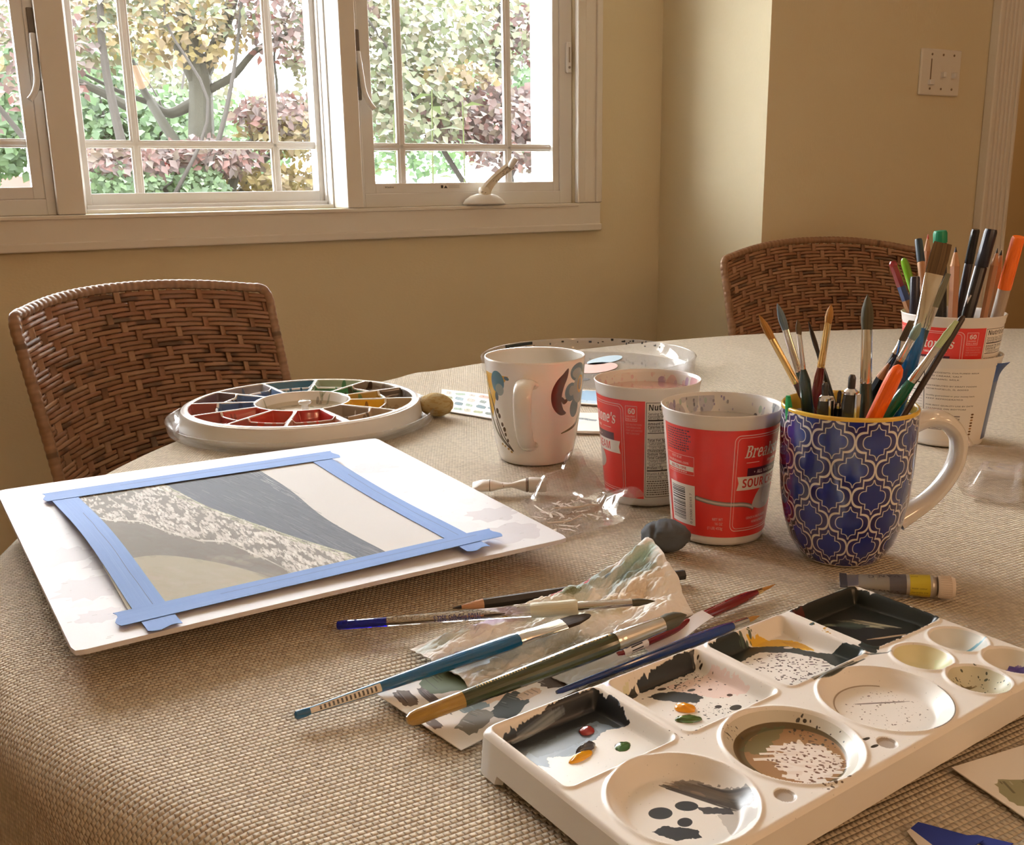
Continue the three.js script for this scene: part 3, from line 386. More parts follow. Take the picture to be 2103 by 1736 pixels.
// ---------------------------------------------------------------- rectangular mixing palette
{
  const L = 0.291, W = 0.1335, TOP = 0.022, ang = 6.26 * PI / 180, o = thing('mixing_palette', 'rectangular white plastic mixing palette with square and round wells', 'palette', [0.1872, T, -0.3789], ang);
  const squares = [[0.004, 0.071], [0.078, 0.1435], [0.1515, 0.2165], [0.2245, 0.288]], zs = [0.0032, 0.0635];
  const circles = [[0.040, 0.0975, 0.0318, 0.0066, 0.0085], [0.1105, 0.098, 0.0318, 0.0066, 0.0085], [0.181, 0.0985, 0.0318, 0.0066, 0.0085], [0.236, 0.0845, 0.0155, 0.0072, 0.0125], [0.271, 0.0845, 0.0155, 0.0072, 0.0125], [0.2365, 0.1165, 0.0155, 0.0072, 0.0125], [0.271, 0.1165, 0.0155, 0.0072, 0.0125]];
  const rr = (x, z, x0, x1, z0, z1, r) => { const cx = (x0 + x1) / 2, cz = (z0 + z1) / 2, qx = Math.abs(x - cx) - (x1 - x0) / 2 + r, qz = Math.abs(z - cz) - (z1 - z0) / 2 + r; return -(Math.hypot(Math.max(qx, 0), Math.max(qz, 0)) + Math.min(Math.max(qx, qz), 0) - r); };
  const height = (x, z) => {
    let h = TOP; const edge = rr(x, z, 0, L, 0, W, 0.006); h -= 0.0022 * Math.pow(1 - clamp(edge / 0.0022), 2);
    for (const [x0, x1] of squares) { const d = rr(x, z, x0, x1, zs[0], zs[1], 0.005); if (d > -0.003) { h += 0.0008 * Math.exp(-(((d + 0.0008) / 0.0011) ** 2)) * 1; if (d > 0) h -= lerp(0.0098, 0.0062, (z - zs[0]) / 0.06) * smooth(0, 0.005, d); } }
    for (const [cx, cz, r, dep, wl] of circles) { const d = r - Math.hypot(x - cx, z - cz); if (d > -0.003) { h += 0.0009 * Math.exp(-(((d + 0.0008) / 0.0011) ** 2)); if (d > 0) h -= dep * (wl > 0.01 ? Math.sin(PI / 2 * clamp(d / wl)) : smooth(-0.001, wl, d) * 1.0); } }
    for (const [cx, cz] of [[0.0762, 0.122], [0.1462, 0.1236]]) { const d = 0.0048 - Math.hypot(x - cx, z - cz); if (d > 0) h -= 0.001 * smooth(0, 0.001, d); }
    return h;
  };
  const NX = 390, NZ = 180, pos = [], uv = [], idx = [], R = 0.006;
  for (let j = 0; j <= NZ; j++) for (let i = 0; i <= NX; i++) {
    let x = L * i / NX, z = W * j / NZ; const ax = Math.min(x, L - x), az = Math.min(z, W - z);
    if (ax < R && az < R) { const dx = R - ax, dz = R - az, d = Math.hypot(dx, dz), m = Math.max(dx, dz), f = d > 0 ? m / d : 1; x = x < L / 2 ? R - dx * f : L - R + dx * f; z = z < W / 2 ? R - dz * f : W - R + dz * f; }
    pos.push(x, height(x, z), z); uv.push(x / L, 1 - z / W);
  }
  for (let j = 0; j < NZ; j++) for (let i = 0; i < NX; i++) { const a = j * (NX + 1) + i, b = a + NX + 1; idx.push(a, b, a + 1, a + 1, b, b + 1); }
  // paint: flat stains as the wells show them
  const map = tex(2048, 940, (g, CW, CH) => {
    const K = CW / 291, r = rng(41); g.scale(K, CH / 133.5); g.fillStyle = '#f3efe8'; g.fillRect(0, 0, 291, 134);
    const blob = (pts, col, a = 1, rough = 0.9) => { g.fillStyle = col; g.globalAlpha = a; g.beginPath(); const n = pts.length; for (let i = 0; i < n; i++) { const p = pts[i], q = pts[(i + 1) % n]; const len = Math.hypot(q[0] - p[0], q[1] - p[1]), m = Math.max(3, Math.round(len * 2.2)), sd = p[0] * 3.1 + p[1]; for (let k = 0; k < m; k++) { const t = k / m, e = Math.min(t, 1 - t) * 2 + 0.3; g.lineTo(lerp(p[0], q[0], t) + rough * e * 1.9 * fbm(t * len * 0.34, sd, 1, 4), lerp(p[1], q[1], t) + rough * e * 1.9 * fbm(t * len * 0.34, sd, 7, 4)); } } g.fill(); g.globalAlpha = 1; };
    const dot = (x, y, a, b, col, t = 0, al = 1) => { g.fillStyle = col; g.globalAlpha = al; g.beginPath(); g.ellipse(x, y, a, b, t, 0, TAU); g.fill(); g.globalAlpha = 1; };
    const spots = (x0, x1, y0, y1, n, s, col) => { for (let i = 0; i < n; i++) { const q = s * (0.25 + r() * r()); dot(lerp(x0, x1, r()), lerp(y0, y1, r()), q * (1 + r()), q, col, r() * 3, 0.9); } };
    const dry = (x0, y0, x1, y1, w, n, col, al) => { g.strokeStyle = col; for (let i = 0; i < n; i++) { g.globalAlpha = al * (0.3 + 0.7 * r()); g.lineWidth = 0.3 + 0.9 * r(); const d = (r() - 0.5) * w, t0 = 0.25 * r(), t1 = 0.7 + 0.3 * r(); g.beginPath(); g.moveTo(lerp(x0, x1, t0) + d, lerp(y0, y1, t0) + d * 0.6); g.lineTo(lerp(x0, x1, t1) + d, lerp(y0, y1, t1) + d * 0.6); g.stroke(); } g.globalAlpha = 1; };
    for (let i = 0; i < 500; i++) dot(r() * 291, r() * 134, 0.15 + 0.2 * r(), 0.15, '#5b5348', 0, 0.25);
    // square 1: blue-black wash along two walls, slate floor
    blob([[9, 8], [40, 5], [68, 5], [71, 20], [68, 31], [58, 27], [47, 31], [40, 32], [34, 36], [27.6, 34.5], [20, 29], [17, 33], [15.6, 37], [8, 24]], '#66788a', 1, 1.6); blob([[5.5, 6], [30, 4.5], [54, 2.5], [69, 3.5], [71.5, 18], [68, 33], [62, 27], [60, 17], [40, 16], [16, 19], [8, 24]], '#1f252c', 1, 1.4); blob([[16, 17], [44, 15], [58, 20], [52, 27], [30, 28], [16, 26]], '#3c4a58', 0.75, 2); dry(14, 8, 50, 5, 3, 14, '#8d979b', 0.5); blob([[22, 30], [34, 29], [36, 33], [27, 34]], '#4e5f70', 0.8);
    // square 2: black bar, spatter, blush
    blob([[112, 12], [142, 18], [141, 46], [124, 40], [114, 24]], '#f3dbd3', 0.9, 3); blob([[79.5, 5], [92, 5], [90, 12], [80, 16]], '#cfcf9a', 0.55, 2);
    blob([[97, 5.5], [112, 4.5], [132, 2.8], [142, 4], [137, 9.5], [116, 9.5], [98, 9.5]], '#1f2427', 1, 1.5); blob([[86, 7.5], [96, 6], [95, 10], [88, 11.5]], '#2a2c2b', 1, 1);
    spots(112, 142, 7, 24, 50, 0.7, '#2b2622'); spots(92, 141, 14, 60, 70, 0.5, '#3a2f29'); dot(109, 13, 2.6, 1.4, '#3c2f2c', 0.3); dot(120, 24, 2.4, 1.3, '#333', 0.2); dot(84.5, 17, 3, 1.8, '#9a6248'); dot(123, 52.3, 3.6, 2.4, '#25292c'); dot(117, 46, 1.9, 1.6, '#2c2523'); dot(131, 41, 1.6, 1.4, '#3a1f18'); dot(128, 30, 1.2, 1, '#4a2a20');
    blob([[97, 14.5], [104, 15], [112, 19], [119, 29], [118.5, 34], [112, 36], [105, 29], [99, 21]], '#2b3034', 1, 1.3); spots(104, 118, 40, 58, 50, 0.5, '#3c3f3a');
    // square 3: dark band with yellow edge, spattered floor
    blob([[184, 5], [196, 6.5], [205, 11], [211, 21], [208, 35], [200, 24], [190, 12]], '#e8b62a', 0.95, 1.5); blob([[204, 14], [211, 24], [209, 34], [203, 24]], '#cf9a34', 0.8);
    blob([[153, 4], [165, 1.5], [176, 2], [189, 11], [202, 21], [207, 38], [216, 48], [219.5, 59], [212, 63.5], [199, 56], [202.5, 45], [196, 27], [183, 16], [165, 17.5], [153, 20]], '#232d2c', 1, 1.5); dot(200.5, 22.5, 2.8, 1.5, '#efe9e2', 0.6);
    for (let i = 0; i < 210; i++) { const x = 158 + 42 * r(), y = 20 + 41 * r(); dot(x, y, 0.3 + 1.5 * r() * r() * r() * 1.6, 0.25 + 0.5 * r(), '#33211b', 0.6, 0.95); } blob([[154, 50], [162, 56], [176, 62], [170, 64], [156, 63]], '#20282a', 1, 1.4); dry(168, 66, 208, 66, 5, 16, '#3b4340', 0.6); spots(176, 192, 3, 7, 8, 1.1, '#4a5a48');
    // square 4: nearly black, streaked
    blob([[224.5, 3], [256, 1.5], [287, 2], [289.5, 30], [288.5, 62.5], [262, 64.5], [228, 64], [224, 34]], '#1a2120', 1, 1.4); blob([[225, 4], [236, 2.5], [236, 9], [226, 16]], '#561712', 0.9, 1.4); dry(240, 12, 266, 40, 9, 70, '#8a957f', 0.55); dry(258, 18, 268, 46, 10, 50, '#a9a184', 0.5); blob([[246, 18], [258, 22], [262, 34], [250, 32]], '#36463e', 0.85, 2); dry(244, 46, 268, 56, 8, 40, '#b79b7c', 0.65); blob([[215, 58], [224, 54], [227, 64], [219, 67]], '#1f2b2b', 1, 1.6); spots(219, 224, 20, 36, 12, 1.2, '#c9962a'); dot(221.5, 22, 1.8, 1.2, '#33484a');
    // round 1: grey drags and black pools
    g.save(); g.beginPath(); g.arc(40, 97.5, 31, 0, TAU); g.clip(); dry(52, 82, 66, 116, 16, 130, '#3d3835', 0.7); dry(50, 78, 64, 108, 10, 50, '#8a7460', 0.45); blob([[50, 80], [60, 84], [70, 108], [64, 116], [56, 100]], '#4a4542', 0.55, 4); blob([[50, 108], [62, 112], [60, 126], [44, 122]], '#c4beb8', 0.8); dot(31.5, 93, 5.2, 4, '#2c3036', 0.4); dot(44, 96, 5, 3.4, '#2b2f35', 0.6); dot(35.5, 103.5, 3.4, 2.8, '#2e3036'); blob([[20, 100], [27, 100], [36, 110], [34, 115], [24, 110]], '#2b2f36', 1, 1.2); blob([[47, 99], [58, 108], [56, 112], [46, 104]], '#34363b', 0.9); g.restore();
    // round 2: brown ring, cracked floor
    g.save(); g.beginPath(); g.arc(110.5, 98, 31.5, 0, TAU); g.clip(); dot(110, 97, 31, 30, '#a39a80', 0, 0.35); dot(110.5, 97, 26.5, 25.5, '#675739', 0, 1); dot(112, 98.5, 23.5, 22.5, '#a37c55', 0, 1); blob([[94, 80], [118, 74], [128, 80], [100, 90]], '#5c6a44', 0.55, 2); g.strokeStyle = '#f0e7de'; g.lineCap = 'butt'; for (let i = 0; i < 60; i++) { const y = 86 + 32 * r(), x = 94 + 26 * r(); g.lineWidth = 0.7 + 2 * r(); g.beginPath(); g.moveTo(x, y); g.lineTo(x + 4 + 7 * r(), y + 5 + 5 * r()); g.stroke(); } blob([[104, 92], [119, 90], [129, 100], [127, 115], [110, 119], [96, 108]], '#f0e7de', 0.9, 4); for (let i = 0; i < 120; i++) dot(98 + 30 * r(), 90 + 28 * r(), 0.3 + 1.5 * r() * r(), 0.25 + 0.45 * r(), '#6d4a35', 0.9, 0.95); g.restore(); spots(126, 140, 82, 108, 40, 0.8, '#39362f'); spots(92, 104, 68, 76, 16, 0.6, '#4f4c44');
    // round 3: almost clean, tide mark
    g.strokeStyle = '#8d7a66'; g.lineWidth = 0.8; g.globalAlpha = 0.7; g.beginPath(); g.arc(181, 98.5, 24, 2.6, 5.6); g.stroke(); g.globalAlpha = 1; spots(164, 200, 84, 116, 110, 0.45, '#6e6259'); dry(176, 88, 196, 100, 8, 18, '#8a7f78', 0.5); g.strokeStyle = '#8b8a86'; g.lineWidth = 0.5; g.beginPath(); g.arc(181, 98.5, 32.6, 0.3, 1.8); g.stroke();
    // small wells
    dot(236, 84.5, 15, 15, '#e3dcae', 0, 0.9); blob([[238, 90], [246, 86], [248, 92], [242, 97]], '#dfe3b4', 0.8); dot(271, 84.5, 15, 15, '#dfe3df', 0, 0.9); dry(272, 88, 284, 92, 6, 26, '#6fa9c0', 0.6); dot(236.5, 116.5, 15, 15, '#cfccaf', 0, 0.9); blob([[226, 112], [234, 108], [236, 118], [230, 122]], '#5a4a22', 0.85, 1.4); spots(228, 250, 104, 128, 40, 0.7, '#3e4638'); dry(226, 110, 240, 112, 5, 14, '#6a5a34', 0.7); dot(271, 116.5, 15, 15, '#dcd8c8', 0, 0.9); blob([[262, 116], [276, 112], [280, 122], [270, 128]], '#4a3a8c', 0.95, 1.8); dry(262, 112, 280, 116, 5, 14, '#5c48a0', 0.8);
    dot(76.2, 122, 4.6, 4.6, '#b3a79a'); dot(146.2, 123.6, 4.6, 4.6, '#b3a79a'); for (const [x, y] of [[141, 116], [139, 122]]) dot(x, y, 2.4, 0.9, '#38332a', 0.1); spots(70, 84, 56, 72, 10, 0.6, '#6a6258'); spots(94, 110, 127, 131, 14, 0.8, '#5c5046'); dry(212, 64, 226, 70, 8, 14, '#59605c', 0.5); blob([[76, 1], [78.5, 1], [78, 8], [76, 6]], '#b79ad0', 0.7);
  });
  part('palette_tray', indexed(pos, uv, idx), M(hex('#ffffff'), 0.32, { map, clearcoat: 0.12, clearcoatRoughness: 0.15 }), o);
  { // skirt wall under the rim with feet at the corners
    const loop = []; for (let i = 0; i <= NX; i += 3) loop.push(i); const per = []; for (let i = 0; i < NX; i += 3) per.push([i, 0]); for (let j = 0; j < NZ; j += 3) per.push([NX, j]); for (let i = NX; i > 0; i -= 3) per.push([i, NZ]); for (let j = NZ; j > 0; j -= 3) per.push([0, j]);
    const p2 = [], u2 = [], x2 = []; per.forEach(([i, j]) => { const k = 3 * (j * (NX + 1) + i), x = pos[k], z = pos[k + 2], y = pos[k + 1], corner = Math.min(Math.max(Math.min(x, L - x) - 0, 0), 1) < 0.016 && Math.min(z, W - z) < 0.016, mid = Math.min(x, L - x) > 0.016 || Math.min(z, W - z) > 0.016; const yb = corner || !mid ? 0 : 0.0055; const ox = (x - L / 2) / (L / 2) * 0.0012, oz = (z - W / 2) / (W / 2) * 0.0012; p2.push(x, y, z, x + ox, yb, z + oz, x + ox * 0.2 - Math.sign(x - L / 2) * 0.002, yb, z - Math.sign(z - W / 2) * 0.002); for (let q = 0; q < 3; q++) u2.push(0, 0); });
    const n = per.length; for (let k = 0; k < n; k++) { const a = 3 * k, b = 3 * ((k + 1) % n); x2.push(a, b, a + 1, b, b + 1, a + 1, a + 1, b + 1, a + 2, b + 1, b + 2, a + 2); }
    part('palette_side', toCreasedNormals(indexed(p2, u2, x2), 0.8), plasticMat, o);
    part('palette_underside', box(0.004, L - 0.004, 0.0056, 0.0062, 0.004, W - 0.004), plasticMat, o);
  }
  const dab = (x, z, a, b, h, col, seed, turn = 0, lab) => { const g = new THREE.SphereGeometry(1, 28, 16), p = g.attributes.position; for (let i = 0; i < p.count; i++) { const n = 1 + 0.28 * fbm(p.getX(i) * 1.6 + seed, p.getZ(i) * 1.6, p.getY(i), 3); p.setXYZ(i, p.getX(i) * a * n, Math.max(0, p.getY(i)) * h * n, p.getZ(i) * b * n); } g.computeVertexNormals(); g.rotateY(turn); g.translate(x, height(x, z) + 0.0001, z); part('paint_dab', g, M(col, 0.16, { clearcoat: 0.7, clearcoatRoughness: 0.05 }), o, lab); };
  dab(0.0493, 0.0222, 0.0042, 0.0034, 0.0022, lin(0.35, 0.03, 0.03), 1, 0, 'red paint dab'); dab(0.0318, 0.0392, 0.0074, 0.0026, 0.0022, lin(0.85, 0.40, 0.01), 2, 0.1, 'yellow paint dab'); dab(0.0380, 0.0352, 0.0062, 0.0022, 0.0036, lin(0.07, 0.08, 0.10), 3, 0.1, 'grey paint dab'); dab(0.0532, 0.0445, 0.0046, 0.0036, 0.0009, lin(0.03, 0.11, 0.025), 4, 0.3, 'green paint dab');
  dab(0.1023, 0.0370, 0.0054, 0.0040, 0.0030, lin(0.9, 0.36, 0.01), 5, -0.9, 'orange-yellow paint dab'); dab(0.0955, 0.0458, 0.0066, 0.0034, 0.0022, lin(0.06, 0.12, 0.015), 6, -0.6, 'green paint dab');
}

// ---------------------------------------------------------------- round paint tray on its clear lid
{
  const c = [0.340, -1.154], o = thing('clear_dish', 'shallow clear plastic dish under the round paint tray', 'dish', [c[0], T, c[1]]);
  part('dish_shell', turned([[0, 0.0012], [0.150, 0.0012], [0.156, 0.002], [0.160, 0.0125], [0.1625, 0.0125], [0.1605, 0.001], [0.157, 0], [0, 0]], 96), M(lin(0.93, 0.93, 0.92), 0.08, { transmission: 0.75, thickness: 0, ior: 1.45 }), o);
  const tray = thing('round_paint_tray', 'round white paint tray with twelve colourful wedge wells', 'palette', [c[0], T + 0.0016, c[1]]);
  const R = 0.143, H = 0.0235, div = -5 * PI / 180, hgt = (r, th) => {
    let h = H - 0.0015 * smooth(0.139, R, r); const inner = 0.0565;
    if (r < inner) return H - 0.0155 * smooth(0, 0.007, inner - r);
    const a = ((th - div) / (PI / 6) % 1 + 1) % 1, da = Math.min(a, 1 - a) * (PI / 6) * r, d = Math.min(da - 0.0016, r - inner - 0.002, 0.1355 - r);
    if (d > 0) { let dep = 0.0135 * smooth(0, 0.005, d); const m = Math.abs(r - 0.102); if (m < 0.004) dep *= 1 - 0.62 * (1 - smooth(0.0012, 0.004, m)); if (r > 0.102) dep *= 0.8; h -= dep; }
    return h;
  };
  const NT = 360, rs = []; for (let k = 0; k <= 116; k++) rs.push(R * Math.pow(k / 116, 0.85)); const pos = [], uv = [], idx = [];
  for (const r of rs) for (let i = 0; i <= NT; i++) { const th = TAU * i / NT, x = r * Math.cos(th), z = r * Math.sin(th); pos.push(x, hgt(r, th), z); uv.push(0.5 + x / 0.29, 0.5 - z / 0.29); }
  rs.forEach((_, j) => { if (j < rs.length - 1) for (let i = 0; i < NT; i++) { const a = j * (NT + 1) + i, b = a + NT + 1; idx.push(a, a + 1, b, a + 1, b + 1, b); } });
  const map = tex(1400, 1400, (g) => {
    const r = rng(90), C = 700, K = 1400 / 0.29; g.fillStyle = '#f1eeea'; g.fillRect(0, 0, 1400, 1400);
    const sector = (deg, r0, r1, col, al = 1, inset = 3) => { g.fillStyle = col; g.globalAlpha = al; g.beginPath(); const a0 = (deg - 15) * PI / 180, a1 = (deg + 15) * PI / 180, i0 = 0.0022; g.arc(C, C, r1 * K, a0 + i0 / r1, a1 - i0 / r1); g.arc(C, C, r0 * K, a1 - i0 / r0, a0 + i0 / r0, true); g.fill(); g.globalAlpha = 1; };
    const spl = (deg, r0, r1, col, n, s) => { g.fillStyle = col; for (let i = 0; i < n; i++) { const a = (deg - 12 + 24 * r()) * PI / 180, q = lerp(r0, r1, r()) * K; g.globalAlpha = 0.3 + 0.6 * r(); g.beginPath(); g.ellipse(C + q * Math.cos(a), C + q * Math.sin(a), s * (0.3 + r()), s * (0.3 + r()), r() * 3, 0, TAU); g.fill(); } g.globalAlpha = 1; };
    const W = [[10, '#a9822e', '#4a3d33', '#1d6a4c'], [40, '#d9a628', '#a58f6c', '#7d5a34'], [70, '#8a7866', '#a0866a', '#4b4038'], [100, '#a81e1c', '#8a4a34', '#c9302a'], [130, '#b8362a', '#94403a', '#c84632'], [160, '#b23a30', '#8a2420', '#6a1f1c'], [190, '#3f5f8c', '#8e3a34', '#2c3a5a'], [220, '#4a6a96', '#5a4452', '#3a2c38'], [250, '#5a7aa4', '#8b8790', '#3c5c86'], [280, '#4f7e96', '#2a6a86', '#1f5574'], [310, '#3f7a52', '#9aaa92', '#35704a'], [340, '#2f7a4c', '#7a6a58', '#3a2c24']];
    for (const [deg, inn, out, sp] of W) { sector(deg, 0.0585, 0.1005, inn, 0.92); sector(deg, 0.1035, 0.1345, out, 0.88); spl(deg, 0.062, 0.132, sp, 26, 18); spl(deg, 0.064, 0.13, '#e8e2da', 5, 9); }
    g.fillStyle = '#cfc6b4'; g.beginPath(); g.arc(C, C, 0.052 * K, 0, TAU); g.fill(); for (let i = 0; i < 60; i++) { g.fillStyle = r() < 0.5 ? '#5d6a4e' : '#3e3a30'; g.globalAlpha = 0.35; g.beginPath(); g.ellipse(C + (r() - 0.5) * 420, C + (r() - 0.5) * 420, 8 + 30 * r(), 4 + 12 * r(), r() * 3, 0, TAU); g.fill(); } g.globalAlpha = 1;
    for (const [d, col] of [[-95, '#9cc4e4'], [-65, '#a9d2e6'], [-35, '#bcdcc4'], [85, '#d9a090'], [5, '#7ab894']]) { g.strokeStyle = col; g.globalAlpha = 0.6; g.lineWidth = 12; g.beginPath(); const a = d * PI / 180; g.moveTo(C + 0.06 * K * Math.cos(a), C + 0.06 * K * Math.sin(a)); g.lineTo(C + 0.13 * K * Math.cos(a), C + 0.13 * K * Math.sin(a)); g.stroke(); } g.globalAlpha = 1;
  });
  part('tray_wells', indexed(pos, uv, idx), M(hex('#ffffff'), 0.22, { map, clearcoat: 0.5, clearcoatRoughness: 0.08 }), tray);
  part('tray_side', turned([[R - 0.0006, H - 0.0018], [R + 0.0015, H - 0.004], [R + 0.0035, 0.004], [R + 0.0042, 0.0], [0, 0]], 96), plasticMat, tray);
  part('centre_knob', turned([[0, 0.0165], [0.0065, 0.0162], [0.0085, 0.0145], [0.0075, 0.012], [0.0042, 0.0105], [0.0045, 0], [0, 0]], 24).translate(0.002, 0.0075, 0.002), M(lin(0.95, 0.95, 0.95), 0.1, { transmission: 0.6, thickness: 0 }), tray, 'clear centre knob');
  { const g = new THREE.SphereGeometry(1, 40, 24), p = g.attributes.position; for (let i = 0; i < p.count; i++) { const n = 1 + 0.1 * fbm(p.getX(i) * 3, p.getY(i) * 3, p.getZ(i) * 3, 3); p.setXYZ(i, p.getX(i) * 0.022 * n, Math.max(-0.95, p.getY(i)) * 0.015 * n, p.getZ(i) * 0.014 * n); } g.computeVertexNormals(); g.rotateY(-0.75); g.translate(0.4895, T + 0.0142, -1.086);
    solo('sponge', g, M(hex('#ffffff'), 0.95, { map: pixels(128, 128, (x, y) => { const n = fbm(x / 9, y / 9, 2, 3); return n > 0.06 ? [214, 176, 110] : [226, 200, 138]; }), bumpMap: wallTex, bumpScale: 0.002 }), 'small yellow sponge at the edge of the round paint tray', 'sponge'); }
}

// ---------------------------------------------------------------- mugs
{ // blue lattice mug
  const c = [0.556, -0.494], H = 0.1175, face = toCam(...c), o = thing('lattice_mug', 'blue and white lattice mug with yellow rim holding brushes', 'mug', [c[0], T, c[1]]);
  const map = tex(2048, 860, (g, W, Hh) => {
    g.fillStyle = '#e6e2dd'; g.fillRect(0, 0, W, Hh); const cols = 10, cw = W / cols, rowH = Hh * 0.0207 / H;
    const Q = [[0.5, 0], [0.495, 0.10], [0.475, 0.19], [0.435, 0.275], [0.38, 0.325], [0.32, 0.345], [0.262, 0.348], [0.25, 0.352], [0.25, 0.36], [0.25, 0.42], [0.25, 0.5], [0.25, 0.58], [0.25, 0.64], [0.25, 0.648], [0.238, 0.652], [0.18, 0.655], [0.12, 0.675], [0.065, 0.725], [0.025, 0.81], [0.005, 0.90], [0, 1]];
    const loop = []; for (const [sx, sy, rev] of [[1, 1, 0], [-1, 1, 1], [-1, -1, 0], [1, -1, 1]]) { const q = rev ? [...Q].reverse() : Q; for (const [a, b] of q.slice(0, -1)) loop.push([a * sx, b * sy]); }
    const trace = (x, y, k, ky = k) => { g.beginPath(); const n = loop.length, P = loop.map(([a, b]) => [x + a * cw * k, y + b * rowH * ky]); for (let i = 0; i < n; i++) { const a = P[i], b = P[(i + 1) % n], m = [(a[0] + b[0]) / 2, (a[1] + b[1]) / 2]; if (!i) g.moveTo(...m); else g.quadraticCurveTo(a[0], a[1], ...m); } g.quadraticCurveTo(P[0][0], P[0][1], (P[0][0] + P[1][0]) / 2, (P[0][1] + P[1][1]) / 2); g.closePath(); };
    for (let j = -1; j < 8; j++) for (let i = -1; i <= cols; i++) { const x = (i + (((j % 2) + 2) % 2) * 0.5) * cw, y = rowH * (j + 0.72); trace(x, y, 0.935, 0.925); g.fillStyle = '#2a2866'; g.fill(); trace(x, y, 0.64, 0.64); g.strokeStyle = '#e2deda'; g.lineWidth = 10; g.lineJoin = 'round'; g.stroke(); g.fillStyle = '#182c84'; g.fill(); }
    g.fillStyle = '#e9e4de'; g.fillRect(0, Hh - 10, W, 10);
  });
  const prof = [[0.0285, 0.0], [0.0298, 0.0012], [0.0335, 0.006], [0.0385, 0.015], [0.0432, 0.030], [0.0462, 0.048], [0.0478, 0.070], [0.0485, 0.095], [0.0488, H - 0.003]];
  part('mug_body', turned(prof, 96), M(hex('#ffffff'), 0.12, { map, clearcoat: 0.8, clearcoatRoughness: 0.05 }), o).rotation.y = face - 0.2;
  part('mug_rim', turned([[0.0487, H - 0.0035], [0.0489, H - 0.0012], [0.0478, H], [0.0466, H - 0.0008], [0.0460, H - 0.005], [0.0459, H - 0.012]], 96), M(lin(0.80, 0.52, 0.07), 0.15, { clearcoat: 0.8, clearcoatRoughness: 0.05 }), o, 'yellow glazed rim');
  part('mug_inside', turned([[0.0459, H - 0.012], [0.045, 0.05], [0.041, 0.025], [0.034, 0.009], [0.026, 0.005], [0, 0.0045]], 64), M(lin(0.75, 0.72, 0.68), 0.2), o); part('mug_foot', turned([[0.0285, 0], [0.027, 0.001], [0, 0.001]], 48), M(lin(0.75, 0.73, 0.7), 0.3), o);
  // handle towards the picture's right side: the camera's right is (0.876, 0.482)
  const h = part('mug_handle', (() => { const pts = [V(0.046, 0.1005, 0), V(0.060, 0.1045, 0), V(0.074, 0.1015, 0), V(0.0845, 0.090, 0), V(0.0855, 0.072, 0), V(0.0775, 0.054, 0), V(0.064, 0.039, 0), V(0.0425, 0.025, 0)], cv = new THREE.CatmullRomCurve3(pts), n = 60, g = new THREE.TubeGeometry(cv, n, 1, 18), p = g.attributes.position; for (let i = 0; i <= n; i++) { const t = i / n, q = cv.getPointAt(t), r = 0.0063 + 0.0022 * Math.pow(Math.abs(2 * t - 1), 3); for (let j = 0; j <= 18; j++) { const k = i * 19 + j, z = p.getZ(k) - q.z; p.setXYZ(k, q.x + (p.getX(k) - q.x) * r, q.y + (p.getY(k) - q.y) * r, q.z + z * r * 1.25); } } g.computeVertexNormals(); return g; })(), M(lin(0.80, 0.78, 0.75), 0.12, { clearcoat: 0.8, clearcoatRoughness: 0.05 }), o, 'plain white handle'); h.rotation.y = -0.44;
}
